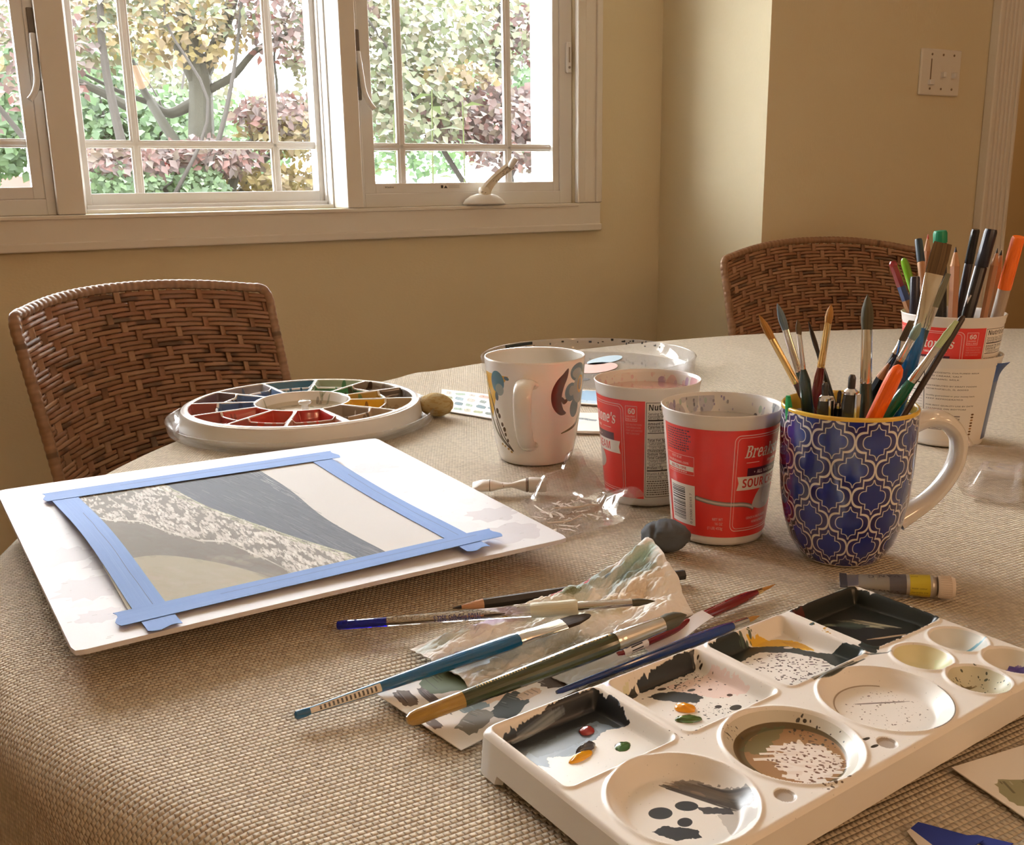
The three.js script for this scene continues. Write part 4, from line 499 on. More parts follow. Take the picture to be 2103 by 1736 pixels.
{ // white mug with painted flowers
  const c = [0.499, -0.857], H = 0.1085, face = toCam(...c), o = thing('flower_mug', 'white mug with painted blue flower and brown scroll', 'mug', [c[0], T, c[1]]);
  const map = tex(2048, 700, (g, W, Hh) => {
    g.fillStyle = '#f8f4ee'; g.fillRect(0, 0, W, Hh); const X = (d) => W / 2 + d / 360 * W, Y = (h) => Hh * (1 - h);
    const poly = (pts, col) => { g.fillStyle = col; g.beginPath(); pts.forEach(([d, h]) => g.lineTo(X(d), Y(h))); g.fill(); }, el = (d, h, a, b, col, t = 0) => { g.fillStyle = col; g.beginPath(); g.ellipse(X(d), Y(h), a, b, t, 0, TAU); g.fill(); };
    const line = (pts, w0, w1, col) => { g.fillStyle = col; const n = 30; for (let i = 0; i <= n * (pts.length - 1); i++) { const k = Math.min(pts.length - 2, Math.floor(i / n)), u = i / n - k, p0 = pts[Math.max(0, k - 1)], p1 = pts[k], p2 = pts[k + 1], p3 = pts[Math.min(pts.length - 1, k + 2)], cr = (a, b, c2, d) => 0.5 * (2 * b + (c2 - a) * u + (2 * a - 5 * b + 4 * c2 - d) * u * u + (3 * b - a - 3 * c2 + d) * u * u * u); const t = i / (n * (pts.length - 1)), w = w0 + (w1 - w0) * Math.pow(Math.abs(2 * t - 1), 1.8); g.beginPath(); g.arc(X(cr(p0[0], p1[0], p2[0], p3[0])), Y(cr(p0[1], p1[1], p2[1], p3[1])), w, 0, TAU); g.fill(); } };
    // left group
    poly([[-95, 0.88], [-31, 0.865], [-40, 0.78], [-50, 0.7], [-58, 0.58], [-70, 0.4]], '#dcae4a'); el(-49, 0.80, 64, 74, '#4f7f92'); el(-46, 0.73, 40, 40, '#9aa7a4'); el(-34, 0.845, 20, 12, '#5c6f74', 0.3); el(-52, 0.66, 18, 30, '#6b7c86');
    line([[-84, 0.93], [-70, 0.72], [-62, 0.56], [-57, 0.44], [-47, 0.28], [-33, 0.145]], 7, 3, '#4a3520'); line([[-90, 0.9], [-78, 0.6], [-66, 0.36], [-52, 0.24], [-34, 0.15]], 12, 4, '#7d7a68'); line([[-60, 0.42], [-50, 0.25], [-33, 0.14]], 9, 4, '#4a3520');
    for (const [d, h, r] of [[-54, 0.515, 16], [-51, 0.47, 15], [-47, 0.39, 13], [-44, 0.345, 14], [-43, 0.295, 11], [-40, 0.24, 10]]) el(d, h, r, r * 1.2, '#503a22'); for (const [d, h] of [[-52, 0.19], [-47, 0.175], [-41, 0.155], [-36, 0.13]]) el(d, h, 11, 9, '#b08d50');
    // right group
    line([[40, 0.925], [36, 0.86], [30, 0.79], [26, 0.70], [27, 0.60], [33, 0.525], [40, 0.505]], 40, 4, '#5a2b20'); line([[33, 0.66], [37, 0.615], [43, 0.645]], 15, 3, '#5a2b20');
    for (const [d, h, a, b] of [[58, 0.88, 80, 60], [84, 0.86, 80, 70], [47, 0.70, 56, 62], [56, 0.54, 50, 66], [86, 0.62, 80, 76]]) el(d, h, a, b, '#5f7684'); for (const [d, h, a, b] of [[57, 0.87, 54, 34], [66, 0.72, 90, 104], [48, 0.71, 26, 34]]) el(d, h, a, b, '#96a0a0'); el(66, 0.755, 40, 60, '#d0a040'); el(65, 0.76, 26, 44, '#6b4a1e'); line([[78, 0.56], [72, 0.44], [62, 0.36], [36, 0.31]], 13, 3, '#6b5a30');
  });
  part('mug_body', turned([[0.0365, 0], [0.0378, 0.0015], [0.0392, 0.005], [0.0410, 0.012], [0.0438, 0.028], [0.0468, 0.05], [0.0495, 0.075], [0.0516, 0.1], [0.0523, H - 0.002], [0.0518, H], [0.0505, H - 0.0004], [0.0500, H - 0.002]], 96), M(hex('#ffffff'), 0.13, { map, clearcoat: 0.7, clearcoatRoughness: 0.06 }), o).rotation.y = face + PI;
  part('mug_inside', turned([[0.0500, H - 0.002], [0.0472, 0.07], [0.0415, 0.025], [0.037, 0.008], [0.03, 0.005], [0, 0.005]], 64), M(lin(0.82, 0.79, 0.73), 0.18), o); part('mug_foot', turned([[0.0365, 0], [0.034, 0.001], [0, 0.001]], 48), M(lin(0.6, 0.5, 0.4), 0.6), o);
  const h = part('mug_handle', (() => { const pts = [V(0.046, 0.0855, 0), V(0.060, 0.0895, 0), V(0.073, 0.086, 0), V(0.0785, 0.074, 0), V(0.0765, 0.056, 0), V(0.068, 0.039, 0), V(0.056, 0.028, 0), V(0.042, 0.0225, 0)], cv = new THREE.CatmullRomCurve3(pts), n = 60, g = new THREE.TubeGeometry(cv, n, 1, 18), p = g.attributes.position; for (let i = 0; i <= n; i++) { const t = i / n, q = cv.getPointAt(t), r = 0.0046 + 0.0012 * Math.pow(Math.abs(2 * t - 1), 4), wz = lerp(2.15, 1.7, t); for (let j = 0; j <= 18; j++) { const k = i * 19 + j; p.setXYZ(k, q.x + (p.getX(k) - q.x) * r, q.y + (p.getY(k) - q.y) * r, (p.getZ(k) - q.z) * r * wz); } } g.computeVertexNormals(); return g; })(), M(lin(0.84, 0.81, 0.75), 0.13, { clearcoat: 0.7, clearcoatRoughness: 0.06 }), o); h.rotation.y = face - PI / 2 - 0.16;
}

// ---------------------------------------------------------------- dairy tubs
const labelTex = tex(2048, 560, (g, W, H) => {           // one wrap of 360 degrees
  const X = (d) => d / 360 * W; g.fillStyle = '#e0332c'; g.fillRect(0, 0, W, H); const r = rng(3);
  const small = (x, y, w, n, lh, col, f = 12) => { g.fillStyle = col; for (let k = 0; k < n; k++) { let q = x; while (q < x + w * (0.8 + 0.2 * r())) { const l = 4 + 14 * r(); g.fillRect(q, y + k * lh, l, lh * 0.55); q += l + 4; } } };
  g.fillStyle = '#f1ece6'; g.fillRect(X(356), 0, X(4), H);
  small(X(5), 16, 200, 9, 13, '#5d2a3c'); g.fillStyle = '#e8b8b0'; g.font = 'bold 17px sans-serif'; g.strokeStyle = '#f0d8d2'; g.lineWidth = 2; g.strokeRect(X(3), 150, 230, 96); g.fillText('VISIT US AT', X(12), 170); g.font = 'bold 22px sans-serif'; g.fillText('breakstones.com', X(5), 194); g.fillStyle = '#f1ece6'; g.fillRect(X(3) + 3, 202, 224, 26); g.fillStyle = '#c8352f'; g.fillText('800-776-1998', X(10), 223); small(X(5), 232, 190, 1, 14, '#e8b8b0');
  g.fillStyle = '#f4f0ea'; g.fillRect(X(6), 300, X(38), 214); g.fillStyle = '#1b1816'; { let y = 318; while (y < 490) { const t = 2 + 5 * r(); g.fillRect(X(9), y, X(22), t); y += t + 2 + 5 * r(); } } g.save(); g.translate(X(40), 505); g.rotate(-PI / 2); g.font = '22px sans-serif'; g.fillText('0 21000 30165 7', 0, 0); g.restore();
  // spoon with cream
  g.strokeStyle = '#8f8c88'; g.lineCap = 'round'; for (const [w, c] of [[24, '#6f6a66'], [15, '#b5afa9'], [5, '#dcd7d2']]) { g.strokeStyle = c; g.lineWidth = w; g.beginPath(); g.moveTo(X(46), 360); g.quadraticCurveTo(X(72), 384, X(94), 384); g.quadraticCurveTo(X(106), 388, X(112), 410); g.stroke(); } g.fillStyle = '#c9c3bd'; g.beginPath(); g.moveTo(X(110), 400); g.quadraticCurveTo(X(112), 340, X(122), 300); g.quadraticCurveTo(X(134), 262, X(146), 320); g.quadraticCurveTo(X(158), 380, X(140), 418); g.quadraticCurveTo(X(124), 438, X(110), 400); g.fill(); g.fillStyle = '#dedad5'; g.beginPath(); g.ellipse(X(132), 350, 40, 50, 0.3, 0, TAU); g.fill();
  g.fillStyle = '#efd5d0'; g.font = '20px sans-serif'; g.textAlign = 'right'; g.fillText('NET WT', X(76), 470); g.fillText('16 OZ', X(76), 494); g.fillText('(1 LB) 453g', X(76), 518); g.textAlign = 'left';
  // front panel
  const rrect = (x, y, w, h, q) => { g.beginPath(); g.roundRect(x, y, w, h, q); g.stroke(); }; g.strokeStyle = '#f1d9d4'; g.lineWidth = 4; rrect(X(84.5), 26, X(100), 500, 34); g.lineWidth = 3; rrect(X(87.5), 38, X(94), 476, 26);
  g.fillStyle = '#f4f0ea'; g.save(); g.translate(X(95), 142); g.transform(1, 0, -0.22, 1, 0, 0); g.font = 'bold 88px serif'; g.fillText("Breakstone's", 0, 0, X(78)); g.restore(); g.fillRect(X(98), 166, 90, 3); g.font = 'bold 20px sans-serif'; g.fillText('SINCE 1882', X(126), 176); g.fillRect(X(150), 166, 90, 3);
  g.fillStyle = '#4a1c34'; g.fillRect(X(100), 196, X(70), 44); g.fillStyle = '#f0e6e0'; g.font = 'bold 26px sans-serif'; g.fillText('\u2022  ALL NATURAL  \u2022', X(108), 228); g.fillStyle = '#f1ece6'; g.beginPath(); g.moveTo(X(89), 238); g.lineTo(X(179), 238); g.lineTo(X(177), 272); g.lineTo(X(179), 310); g.lineTo(X(89), 310); g.lineTo(X(91), 272); g.fill(); g.fillStyle = '#c8302b'; g.font = 'bold 62px sans-serif'; g.fillText('SOUR CREAM', X(95), 296, X(78)); g.fillStyle = '#efd5d0'; g.font = '18px sans-serif'; g.fillText('GRADE A PASTEURIZED', X(104), 468); g.fillText('HOMOGENIZED', X(112), 492);
  // calories badge
  g.strokeStyle = '#efd5d0'; g.lineWidth = 3; g.strokeRect(X(187.5), 30, X(13), 84); g.fillStyle = '#f4e9e4'; g.font = 'bold 44px sans-serif'; g.fillText('60', X(190), 74); g.font = '13px sans-serif'; g.fillText('CALORIES', X(188.5), 92); g.fillText('PER 2 TBSP', X(188.2), 108); g.fillStyle = '#e59a92'; g.font = '15px sans-serif'; ['SEE NUTRITION', 'INFORMATION', 'FOR SATURATED', 'FAT CONTENT'].forEach((s, k) => g.fillText(s, X(187.5), 138 + 17 * k));
  // nutrition panel
  g.fillStyle = '#efe9e0'; g.fillRect(X(209.5), 0, X(146), H); g.strokeStyle = '#3b332c'; g.lineWidth = 3; g.strokeRect(X(211), 8, X(72), H - 20); g.fillStyle = '#2b241f'; g.font = 'bold 46px sans-serif'; g.fillText('Nutrition Facts', X(213), 50, X(68)); const rows = [['Serving Size 2 Tbsp (30g)', 0], ['Servings Per Container 15', 0], ['#', 8], ['*Amount Per Serving', 0], ['*Calories 60', 0], ['  Calories from Fat 45', 0], ['#', 4], ['% Daily Value', 2], ['*Total Fat 5g          8%', 0], ['  Saturated Fat 3.5g  17%', 0], ['  Trans Fat 0g', 0], ['*Cholesterol 20mg   7%', 0], ['*Sodium 15mg         1%', 0], ['*Total Carbohydrate 1g', 0], ['  Dietary Fiber 0g', 0], ['  Sugars 1g', 0], ['*Protein <1g', 0], ['#', 8], ['Vitamin A 4%  \u2022 Vitamin C 0%', 0], ['Calcium 2%    \u2022 Iron 0%', 0]]; let y = 70; for (const [s, k] of rows) { if (s === '#') { g.fillRect(X(213), y - 8, X(68), k); y += 14; continue; } const b = s[0] === '*'; g.font = (b ? 'bold ' : '') + '21px sans-serif'; if (k === 2) { g.textAlign = 'right'; g.fillText(s, X(281), y + 8); g.textAlign = 'left'; } else g.fillText(b ? s.slice(1) : s, X(213), y + 8, X(67)); y += 20; g.fillRect(X(213), y - 8, X(67), 1.4); } small(X(213), y, 370, 7, 13, '#6a5f54');
  g.fillStyle = '#3b332c'; g.font = 'bold 18px sans-serif'; ['INGREDIENTS: CULTURED CREAM,', 'SKIM MILK, ENZYMES.'].forEach((s, k) => g.fillText(s, X(288), 40 + 24 * k)); small(X(288), 100, 330, 22, 18, '#6a5f54');
});
const blueTex = tex(1024, 560, (g, W, H) => {            // cottage cheese wrap: blue with a white fact panel
  g.fillStyle = '#3b4f7c'; g.fillRect(0, 0, W, H); const X = (d) => d / 360 * W, r = rng(6); g.fillStyle = '#f0ebe3'; g.fillRect(X(60), 0, X(180), H); g.fillStyle = '#2b2622'; g.fillRect(X(150), 20, 2.5, 470); g.font = 'bold 15px sans-serif'; g.fillText('Nutrition Facts', X(92), 40, X(56)); g.fillRect(X(92), 118, X(56), 9); g.fillRect(X(92), 180, X(56), 5); for (let k = 0; k < 14; k++) g.fillRect(X(92), 200 + 22 * k, X(56), 1.4); g.font = '14px sans-serif'; ['INGREDIENTS: CULTURED MILK', 'AND CREAM, SALT', 'CONTAINS: MILK', '', 'DISTRIBUTED BY KRAFT FOODS', 'NORTHFIELD, IL 60093', '', 'Quality guaranteed or your money back.', 'KEEP REFRIGERATED', '', 'FOR BEST QUALITY USE BY DATE', 'STAMPED ON BOTTOM'].forEach((s, k) => g.fillText(s, X(153), 40 + 25 * k, X(60))); for (let k = 0; k < 10; k++) g.fillRect(X(153), 360 + 12 * k, X(44), 2 + 6 * r()); for (let k = 0; k < 8; k++) { g.beginPath(); g.ellipse(X(214), 350 + 22 * k, 6, 7, 0, 0, TAU); g.fillStyle = k % 3 === 2 ? '#b08a5a' : '#6a4a22'; g.fill(); }
});
const innerStain = (cols, seed) => tex(1024, 256, (g) => { g.fillStyle = '#ece7e0'; g.fillRect(0, 0, 1024, 256); const r = rng(seed); for (let i = 0; i < 900; i++) { g.fillStyle = cols[Math.floor(r() * cols.length)]; g.globalAlpha = 0.2 + 0.6 * r(); g.beginPath(); const s = 2 + 13 * r() * r() * r() + (r() < 0.07 ? 20 : 0); g.ellipse(r() * 1024, r() * 256, s, s * (0.6 + r()), 0, 0, TAU); g.fill(); } g.globalAlpha = 1; });
const tubWhite = M(lin(0.83, 0.80, 0.76), 0.3, { clearcoat: 0.3, clearcoatRoughness: 0.2 });
function tub(label, c, H, wrap, faceDeg, insideMap, group, base = 0, k = 1) {
  const o = thing('dairy_tub', label, 'tub', [c[0], T + base, c[1]], 0, group), s = H / 0.107, rb = 0.0362 * k, rt = 0.0452 * k, at = (y) => lerp(rb, rt, y / (0.094 * s));
  part('tub_wall', turned([[rb - 0.004, 0.0025], [rb - 0.003, 0], [rb - 0.0008, 0.0005], [rb, 0.003 * s], [at(0.006 * s), 0.006 * s], [at(0.0962 * s), 0.0962 * s], [rt + 0.0010, 0.0978 * s], [rt + 0.0013, 0.1015 * s], [rt + 0.0018, 0.1035 * s], [rt + 0.0021, H - 0.0022], [rt + 0.0026, H - 0.0006], [rt + 0.0020, H], [rt + 0.0010, H - 0.0005], [rt + 0.0003, H - 0.003]], 96), tubWhite, o);
  const w = part('printed_wrap', turned([[at(0.0075 * s) + 0.0004, 0.0075 * s], [at(0.0955 * s) + 0.0004, 0.0955 * s]], 96), M(hex('#ffffff'), 0.32, { map: wrap, clearcoat: 0.35, clearcoatRoughness: 0.15 }), o); w.rotation.y = toCam(...c) - faceDeg * PI / 180;
  part('tub_inside', turned([[rt + 0.0003, H - 0.003], [rt - 0.0006, 0.097 * s], [rt - 0.0018, 0.0915 * s], [rb - 0.001, 0.004], [0, 0.004]], 96), M(hex('#ffffff'), 0.3, insideMap ? { map: insideMap } : { color: lin(0.8, 0.77, 0.73) }), o);
  return o;
}
const t2 = tub('sour cream tub with pink-stained rim and nutrition panel, behind the other red tub', [0.518, -0.690], 0.109, labelTex, 211.5, innerStain(['#e7c4c0', '#d9a3a8', '#b99ac0', '#e9d6d0'], 12), 'sour cream tubs');
const t3 = tub('sour cream tub with purple paint spatter inside, beside the lattice mug', [0.5100, -0.5815], 0.1068, labelTex, 70, innerStain(['#5d4c8e', '#7d6aa8', '#3e4a4e', '#86b08e', '#5b5560', '#b9b6bc'], 14), 'sour cream tubs');
const water = (o, r, y, col, lab) => part('rinse_water', new THREE.CylinderGeometry(r, r - 0.0012, 0.004, 64).translate(0, y, 0), M(col, 0.03, { clearcoat: 1, clearcoatRoughness: 0.02 }), o, lab);
water(t2, 0.0440, 0.0955, lin(0.55, 0.28, 0.25), 'pinkish rinse water'); water(t3, 0.0432, 0.0885, lin(0.60, 0.53, 0.46), 'greyish rinse water');
const tLow = tub('white-panelled dairy tub carrying the tub of pens', [0.917, -0.683], 0.0975, blueTex, 177, null, undefined, 0, 1.12);
const tUp = tub('sour cream tub packed with pens and pencils, nested in another tub', [0.917, -0.683], 0.1035, labelTex, 169.5, null, 'sour cream tubs', 0.0365, 1.105);
part('peeled_label', sheet(Object.assign((u, v) => { const a = -0.05 + 0.9 * u * 0.35, y = lerp(0.0905, 0.070, v), R = lerp(0.0502, 0.0490, v) + 0.009 * Math.pow(1 - v, 2) * Math.pow(u, 0.6); return V(R * Math.sin(a), y, R * Math.cos(a)); }, { up: false }), 10, 10, 0.0005), M(lin(0.04, 0.09, 0.26), 0.5), tLow, 'blue label flap peeling outward').rotation.y = toCam(0.917, -0.683) + 1.15;

// ---------------------------------------------------------------- pencils, pens and brushes
// profile along the tool from its butt (0) to its tip (1): [share, radius] lists per part
function tool(name, label, cat, a, b, parts, group, roll = 0) {
  const o = thing(name, label, cat, [0, 0, 0], 0, group), A = V(...a), L = aim(o, A, V(...b), roll);
  for (const [pn, mat, list, lab, seg = 20] of parts) part(pn, rings(list.map(([t, rx, rz]) => [t * L, rx / 1000, (rz ?? rx) / 1000]), seg), mat, o, lab);
  return o;
}
const hairs = { tan: M(hex('#ffffff'), 0.7, { map: hairTex('#b9843c', '#7d5424') }), blue: M(hex('#ffffff'), 0.6, { map: hairTex('#6f8594', '#4c5f6e') }), brown: M(hex('#ffffff'), 0.7, { map: hairTex('#6b5334', '#3d2c1a') }), dark: M(hex('#ffffff'), 0.7, { map: hairTex('#3c2e22', '#1d1510') }), olive: M(hex('#ffffff'), 0.7, { map: hairTex('#57503a', '#35301f') }), mint: M(hex('#ffffff'), 0.7, { map: hairTex('#b9d6a4', '#e2ead0') }), sage: M(hex('#ffffff'), 0.6, { map: hairTex('#8fa79f', '#6d857c') }), grey: M(hex('#ffffff'), 0.7, { map: hairTex('#7b7a66', '#57584a') }) };
const wood = M(lin(0.52, 0.27, 0.13), 0.6), cedar = M(lin(0.42, 0.19, 0.09), 0.55);
const print = (bg, fg, text, { band, size = 44, at = 0.4, flip = false } = {}) => tex(128, 1024, (g) => { g.fillStyle = bg; g.fillRect(0, 0, 128, 1024); for (let k = 0; k < 2; k++) { g.save(); g.translate(32 + 64 * k, 1024 * (1 - at)); g.rotate(flip ? PI / 2 : -PI / 2); g.font = size * 0.55 + 'px serif'; g.fillStyle = fg; g.fillText(text, 0, 8); g.restore(); } if (band) { g.fillStyle = band[2]; g.fillRect(0, 1024 * (1 - band[1]), 128, 1024 * (band[1] - band[0])); } });
const mapped = (t, r = 0.2, extra = {}) => M(hex('#ffffff'), r, { map: t, clearcoat: 0.6, clearcoatRoughness: 0.08, ...extra });
// round brush standing or lying: butt a, tip b, bristle and ferrule lengths from the tip (metres)
function brush(label, a, b, lb, lf, o = {}) {
  const L = Math.hypot(a[0] - b[0], a[1] - b[1], a[2] - b[2]), tb = 1 - lb / L, tf = 1 - lf / L, r = o.r ?? 3, rf = o.rf ?? r * 0.85, fl = o.flat ?? 1, hb = o.hb ?? r * 0.55;
  const W = (x) => x * (fl > 1 ? fl : 1), tipR = o.chisel ? rf * 0.9 : 0.15;
  return tool(o.name ?? 'paintbrush', label, 'brush', a, b, [
    ['brush_handle', o.handle ?? lacquer(lin(0.05, 0.05, 0.05)), [[0, hb * 0.5], [0.008, hb * 0.9], [0.03, hb], [tf * 0.45, lerp(hb, r, 0.7)], [tf * 0.78, r * 1.08], [tf * 0.93, r], [tf, rf * 0.98]]],
    ['ferrule', o.ferrule ?? steel, [[tf, rf], [tf + 0.006 * 1, rf * 1.08], [tf + 0.012, rf * 1.0], [tf + 0.018, rf * 1.08], [tf + 0.026, rf], [lerp(tf, tb, 0.6), W(rf) * (fl > 1 ? 0.8 : 0.96), rf * (fl > 1 ? 0.75 : 0.96)], [tb, W(rf), rf * (fl > 1 ? 0.5 : 0.9)]], undefined, 28],
    ['bristles', o.hair ?? hairs.brown, o.chisel ? [[tb - 0.01, W(rf) * 0.97, rf * 0.47], [lerp(tb, 1, 0.5), W(rf) * 1.06, rf * 0.5], [0.985, W(rf) * (o.taper ?? 1), rf * 0.25], [1, W(rf) * (o.taper ?? 1) * 0.96, rf * 0.12]] : [[tb - 0.01, rf * 0.86], [lerp(tb, 1, 0.3), rf * 1.12], [lerp(tb, 1, 0.6), rf * 0.95], [lerp(tb, 1, 0.85), rf * 0.5], [1, tipR]], undefined, 28]], o.group, o.roll ?? 0);
}
const MG = 'brushes and pens standing in the lattice mug';
brush('slim round brush with tan bristles and gold ferrule, leaning in the lattice mug', [0.5849, 0.7616, -0.482], [0.5031, 0.9323, -0.5365], 0.0199, 0.0586, { r: 3.1, rf: 2.6, ferrule: brass, hair: hairs.tan, handle: lacquer(lin(0.09, 0.02, 0.02)), group: MG });
brush('round brush with blue-grey bristles in the lattice mug', [0.5799, 0.7564, -0.5055], [0.525, 0.939, -0.5412], 0.0208, 0.0549, { r: 3, rf: 2.7, hair: hairs.blue, handle: lacquer(lin(0.03, 0.06, 0.05)), group: MG });
brush('thin brush with fine split bristles and dark green handle in the lattice mug', [0.5611, 0.757, -0.5171], [0.5051, 0.9325, -0.5001], 0.0102, 0.0385, { r: 4.2, rf: 1.9, hair: hairs.brown, handle: lacquer(lin(0.025, 0.045, 0.04)), group: MG });
brush('black liner brush with needle-thin bristles in the lattice mug', [0.5888, 0.7797, -0.5017], [0.5588, 0.9231, -0.542], 0.0259, 0.0355, { r: 2.2, rf: 1.7, hair: hairs.dark, ferrule: inkBlack, handle: lacquer(lin(0.02, 0.02, 0.02)), group: MG });
brush('crimson-handled brush with gold ferrule and tan tip in the lattice mug', [0.5364, 0.7826, -0.5202], [0.5556, 0.9384, -0.5173], 0.0138, 0.0477, { r: 3.6, rf: 2.7, ferrule: brass, hair: hairs.tan, handle: lacquer(lin(0.16, 0.01, 0.015)), group: MG });
brush('thick round brush with olive bristles and silver ferrule in the lattice mug', [0.5531, 0.7572, -0.4699], [0.5563, 0.9486, -0.4848], 0.0249, 0.0638, { r: 4.6, rf: 4.0, hair: hairs.olive, handle: lacquer(lin(0.05, 0.08, 0.07)), group: MG });
brush('short brush with mint-tipped bristles and bright green handle in the lattice mug', [0.5377, 0.7638, -0.5176], [0.5914, 0.932, -0.4372], 0.0216, 0.0513, { r: 4.3, rf: 3.2, flat: 1.15, chisel: true, taper: 0.75, hair: hairs.mint, handle: lacquer(lin(0.005, 0.16, 0.08)), group: MG });
brush('brush with pale blue-green bristles in the lattice mug', [0.5722, 0.7891, -0.5238], [0.5744, 0.9303, -0.4529], 0.0129, 0.0318, { r: 3, rf: 2.9, hair: hairs.sage, handle: lacquer(lin(0.05, 0.02, 0.02)), group: MG });
brush('wide flat brush with blue handle, tallest in the lattice mug', [0.5582, 0.7577, -0.4802], [0.6052, 0.9833, -0.4641], 0.0222, 0.0608, { r: 6, rf: 4.2, flat: 1.62, chisel: true, hair: hairs.brown, handle: lacquer(lin(0.005, 0.12, 0.36)), group: MG, roll: -0.5 });
brush('flat brush with grey-green bristles behind the wide flat brush', [0.5674, 0.7564, -0.5044], [0.6121, 0.9615, -0.4627], 0.025, 0.0421, { r: 3.4, rf: 2.8, flat: 1.3, chisel: true, taper: 0.8, hair: hairs.grey, handle: lacquer(lin(0.03, 0.05, 0.06)), group: MG });
brush('small flat brush with dark brown bristles in the lattice mug', [0.5836, 0.8187, -0.5187], [0.6023, 0.9263, -0.4825], 0.0161, 0.0272, { r: 3, rf: 2.8, flat: 1.4, chisel: true, hair: hairs.brown, handle: lacquer(lin(0.04, 0.03, 0.02)), group: MG });
const pencil = (label, a, b, col, o = {}) => { const L = Math.hypot(a[0] - b[0], a[1] - b[1], a[2] - b[2]), r = o.r ?? 3.6, c = 1 - (o.cone ?? 0.018) / L, segs = [['pencil_barrel', col, [[0, r], [o.band ? o.band[0] : c, r]], undefined, 6]]; if (o.band) segs.push(['paint_band', o.band[2], [[o.band[0], r], [o.band[1], r]], 'coloured band', 6], ['pencil_barrel', o.band[3], [[o.band[1], r], [c, r]], undefined, 6]); if (o.blunt) segs.push(['rounded_end', o.endMat ?? col, [[c, r], [lerp(c, 1, 0.6), r * 0.9], [1, r * 0.45]], undefined, 16]); else segs.push(['sharpened_wood', wood, [[c, r], [lerp(c, 1, 0.72), r * 0.34]], undefined, 12], ['lead', o.lead ?? inkBlack, [[lerp(c, 1, 0.72), r * 0.34], [1, 0.3]], undefined, 10]); return tool('pencil', label, 'pencil', a, b, segs, o.group); };
pencil('black pencil with sharpened point leaning in the lattice mug', [0.5709, 0.8077, -0.5262], [0.5753, 0.9024, -0.4746], lacquer(lin(0.03, 0.045, 0.06)), { group: MG });
tool('paint_stick', 'dark brown thin stick leaning behind the mint-tipped brush', 'stick', [0.5337, 0.8041, -0.4654], [0.6095, 0.9332, -0.4455], [['stick_shaft', M(lin(0.04, 0.025, 0.018), 0.4), [[0, 1.8], [0.9, 2.4], [0.985, 2.2], [1, 1.2]]]], MG);
tool('wooden_stick', 'short pale wooden stick between the black pens', 'stick', [0.5627, 0.7563, -0.5095], [0.5533, 0.8699, -0.51], [['stick_shaft', M(lin(0.62, 0.5, 0.36), 0.7), [[0, 3], [0.97, 3], [1, 2]]]], MG);
const clickPen = (label, a, b, r) => { const o = tool('click_pen', label, 'pen', a, b, [['pen_barrel', lacquer(lin(0.015, 0.015, 0.017)), [[0, 1.5], [0.08, r], [0.86, r], [0.9, r * 0.85]]], ['pen_cap', steel, [[0.9, r * 0.8], [0.915, r * 0.85], [0.93, r * 0.5]], 'metal collar'], ['click_button', M(lin(0.05, 0.05, 0.055), 0.25), [[0.93, r * 0.46], [0.985, r * 0.46], [1, r * 0.3]]]], MG); const L = V(...a).distanceTo(V(...b)); part('clip', rbox(-r * 0.35 / 1000, r * 0.35 / 1000, L * 0.55, L * 0.91, r * 0.95 / 1000, (r + 2) / 1000, 0.0006), steel, o); return o; };
clickPen('black click pen beside the green-handled thin brush', [0.5259, 0.7575, -0.4857], [0.5236, 0.8875, -0.4884], 5.2); clickPen('short black click pen between two longer black pens', [0.5469, 0.7567, -0.5022], [0.5307, 0.8819, -0.4811], 3.2); clickPen('thick black click pen beside the thick olive brush', [0.5304, 0.7571, -0.4739], [0.531, 0.8951, -0.471], 5.6);
tool('marker_pen', 'bright orange round-ended marker leaning in the lattice mug', 'marker', [0.5319, 0.7571, -0.5003], [0.5551, 0.9025, -0.4518], [['marker_body', M(lin(0.95, 0.14, 0.005), 0.35), [[0, 4.6], [0.9, 5.4], [0.955, 5.0], [0.985, 3.6], [1, 1.2]]]], MG);
tool('plastic_clip', 'small bright green plastic strip at the lattice mug rim', 'clip', [0.5165, 0.80, -0.5075], [0.5105, 0.8755, -0.5105], [['clip_body', M(lin(0.01, 0.35, 0.10), 0.4), [[0, 1.6, 3], [0.9, 1.8, 3.2], [1, 1.2, 2]]]], MG);

const BG = 'pens and pencils in the nested tub';
pencil('crimson pencil with a blue band in the tub of pens', [0.9093, 0.7936, -0.681], [0.8727, 0.9433, -0.731], wood, { r: 4.6, blunt: true, cone: 0.006, band: [0.72, 0.82, M(lin(0.08, 0.13, 0.3), 0.5), lacquer(lin(0.25, 0.012, 0.02))], endMat: lacquer(lin(0.25, 0.012, 0.02)), group: BG });
tool('slim_pen', 'lime green slim pen in the tub of pens', 'pen', [0.9252, 0.7941, -0.6888], [0.8923, 0.9454, -0.7328], [['pen_barrel', lacquer(lin(0.20, 0.50, 0.03)), [[0, 4], [0.95, 4.2], [0.985, 3.4], [1, 1.5]]]], BG);
const mk = (label, a, b, r, body, cap, cs, o = {}) => tool('marker_pen', label, 'marker', a, b, [['marker_body', body, [[0, r * 0.94], [cs - 0.012, r * 0.94], [cs - 0.004, r * 0.8]]], ['marker_cap', cap, [[cs - 0.004, r], [0.985, r * (o.tip ?? 0.96)], [1, r * (o.tip ?? 0.96) * 0.86]]]], BG);
mk('navy capped marker beside the crimson pencil', [0.8804, 0.7937, -0.6953], [0.8753, 0.9285, -0.7021], 5.2, M(lin(0.012, 0.014, 0.03), 0.35), M(lin(0.014, 0.016, 0.035), 0.3), 0.7);
mk('dark teal stubby pencil cap behind the crimson pencil', [0.8850, 0.8218, -0.6745], [0.8981, 0.966, -0.72], 4.2, wood, M(lin(0.02, 0.045, 0.07), 0.4), 0.84);
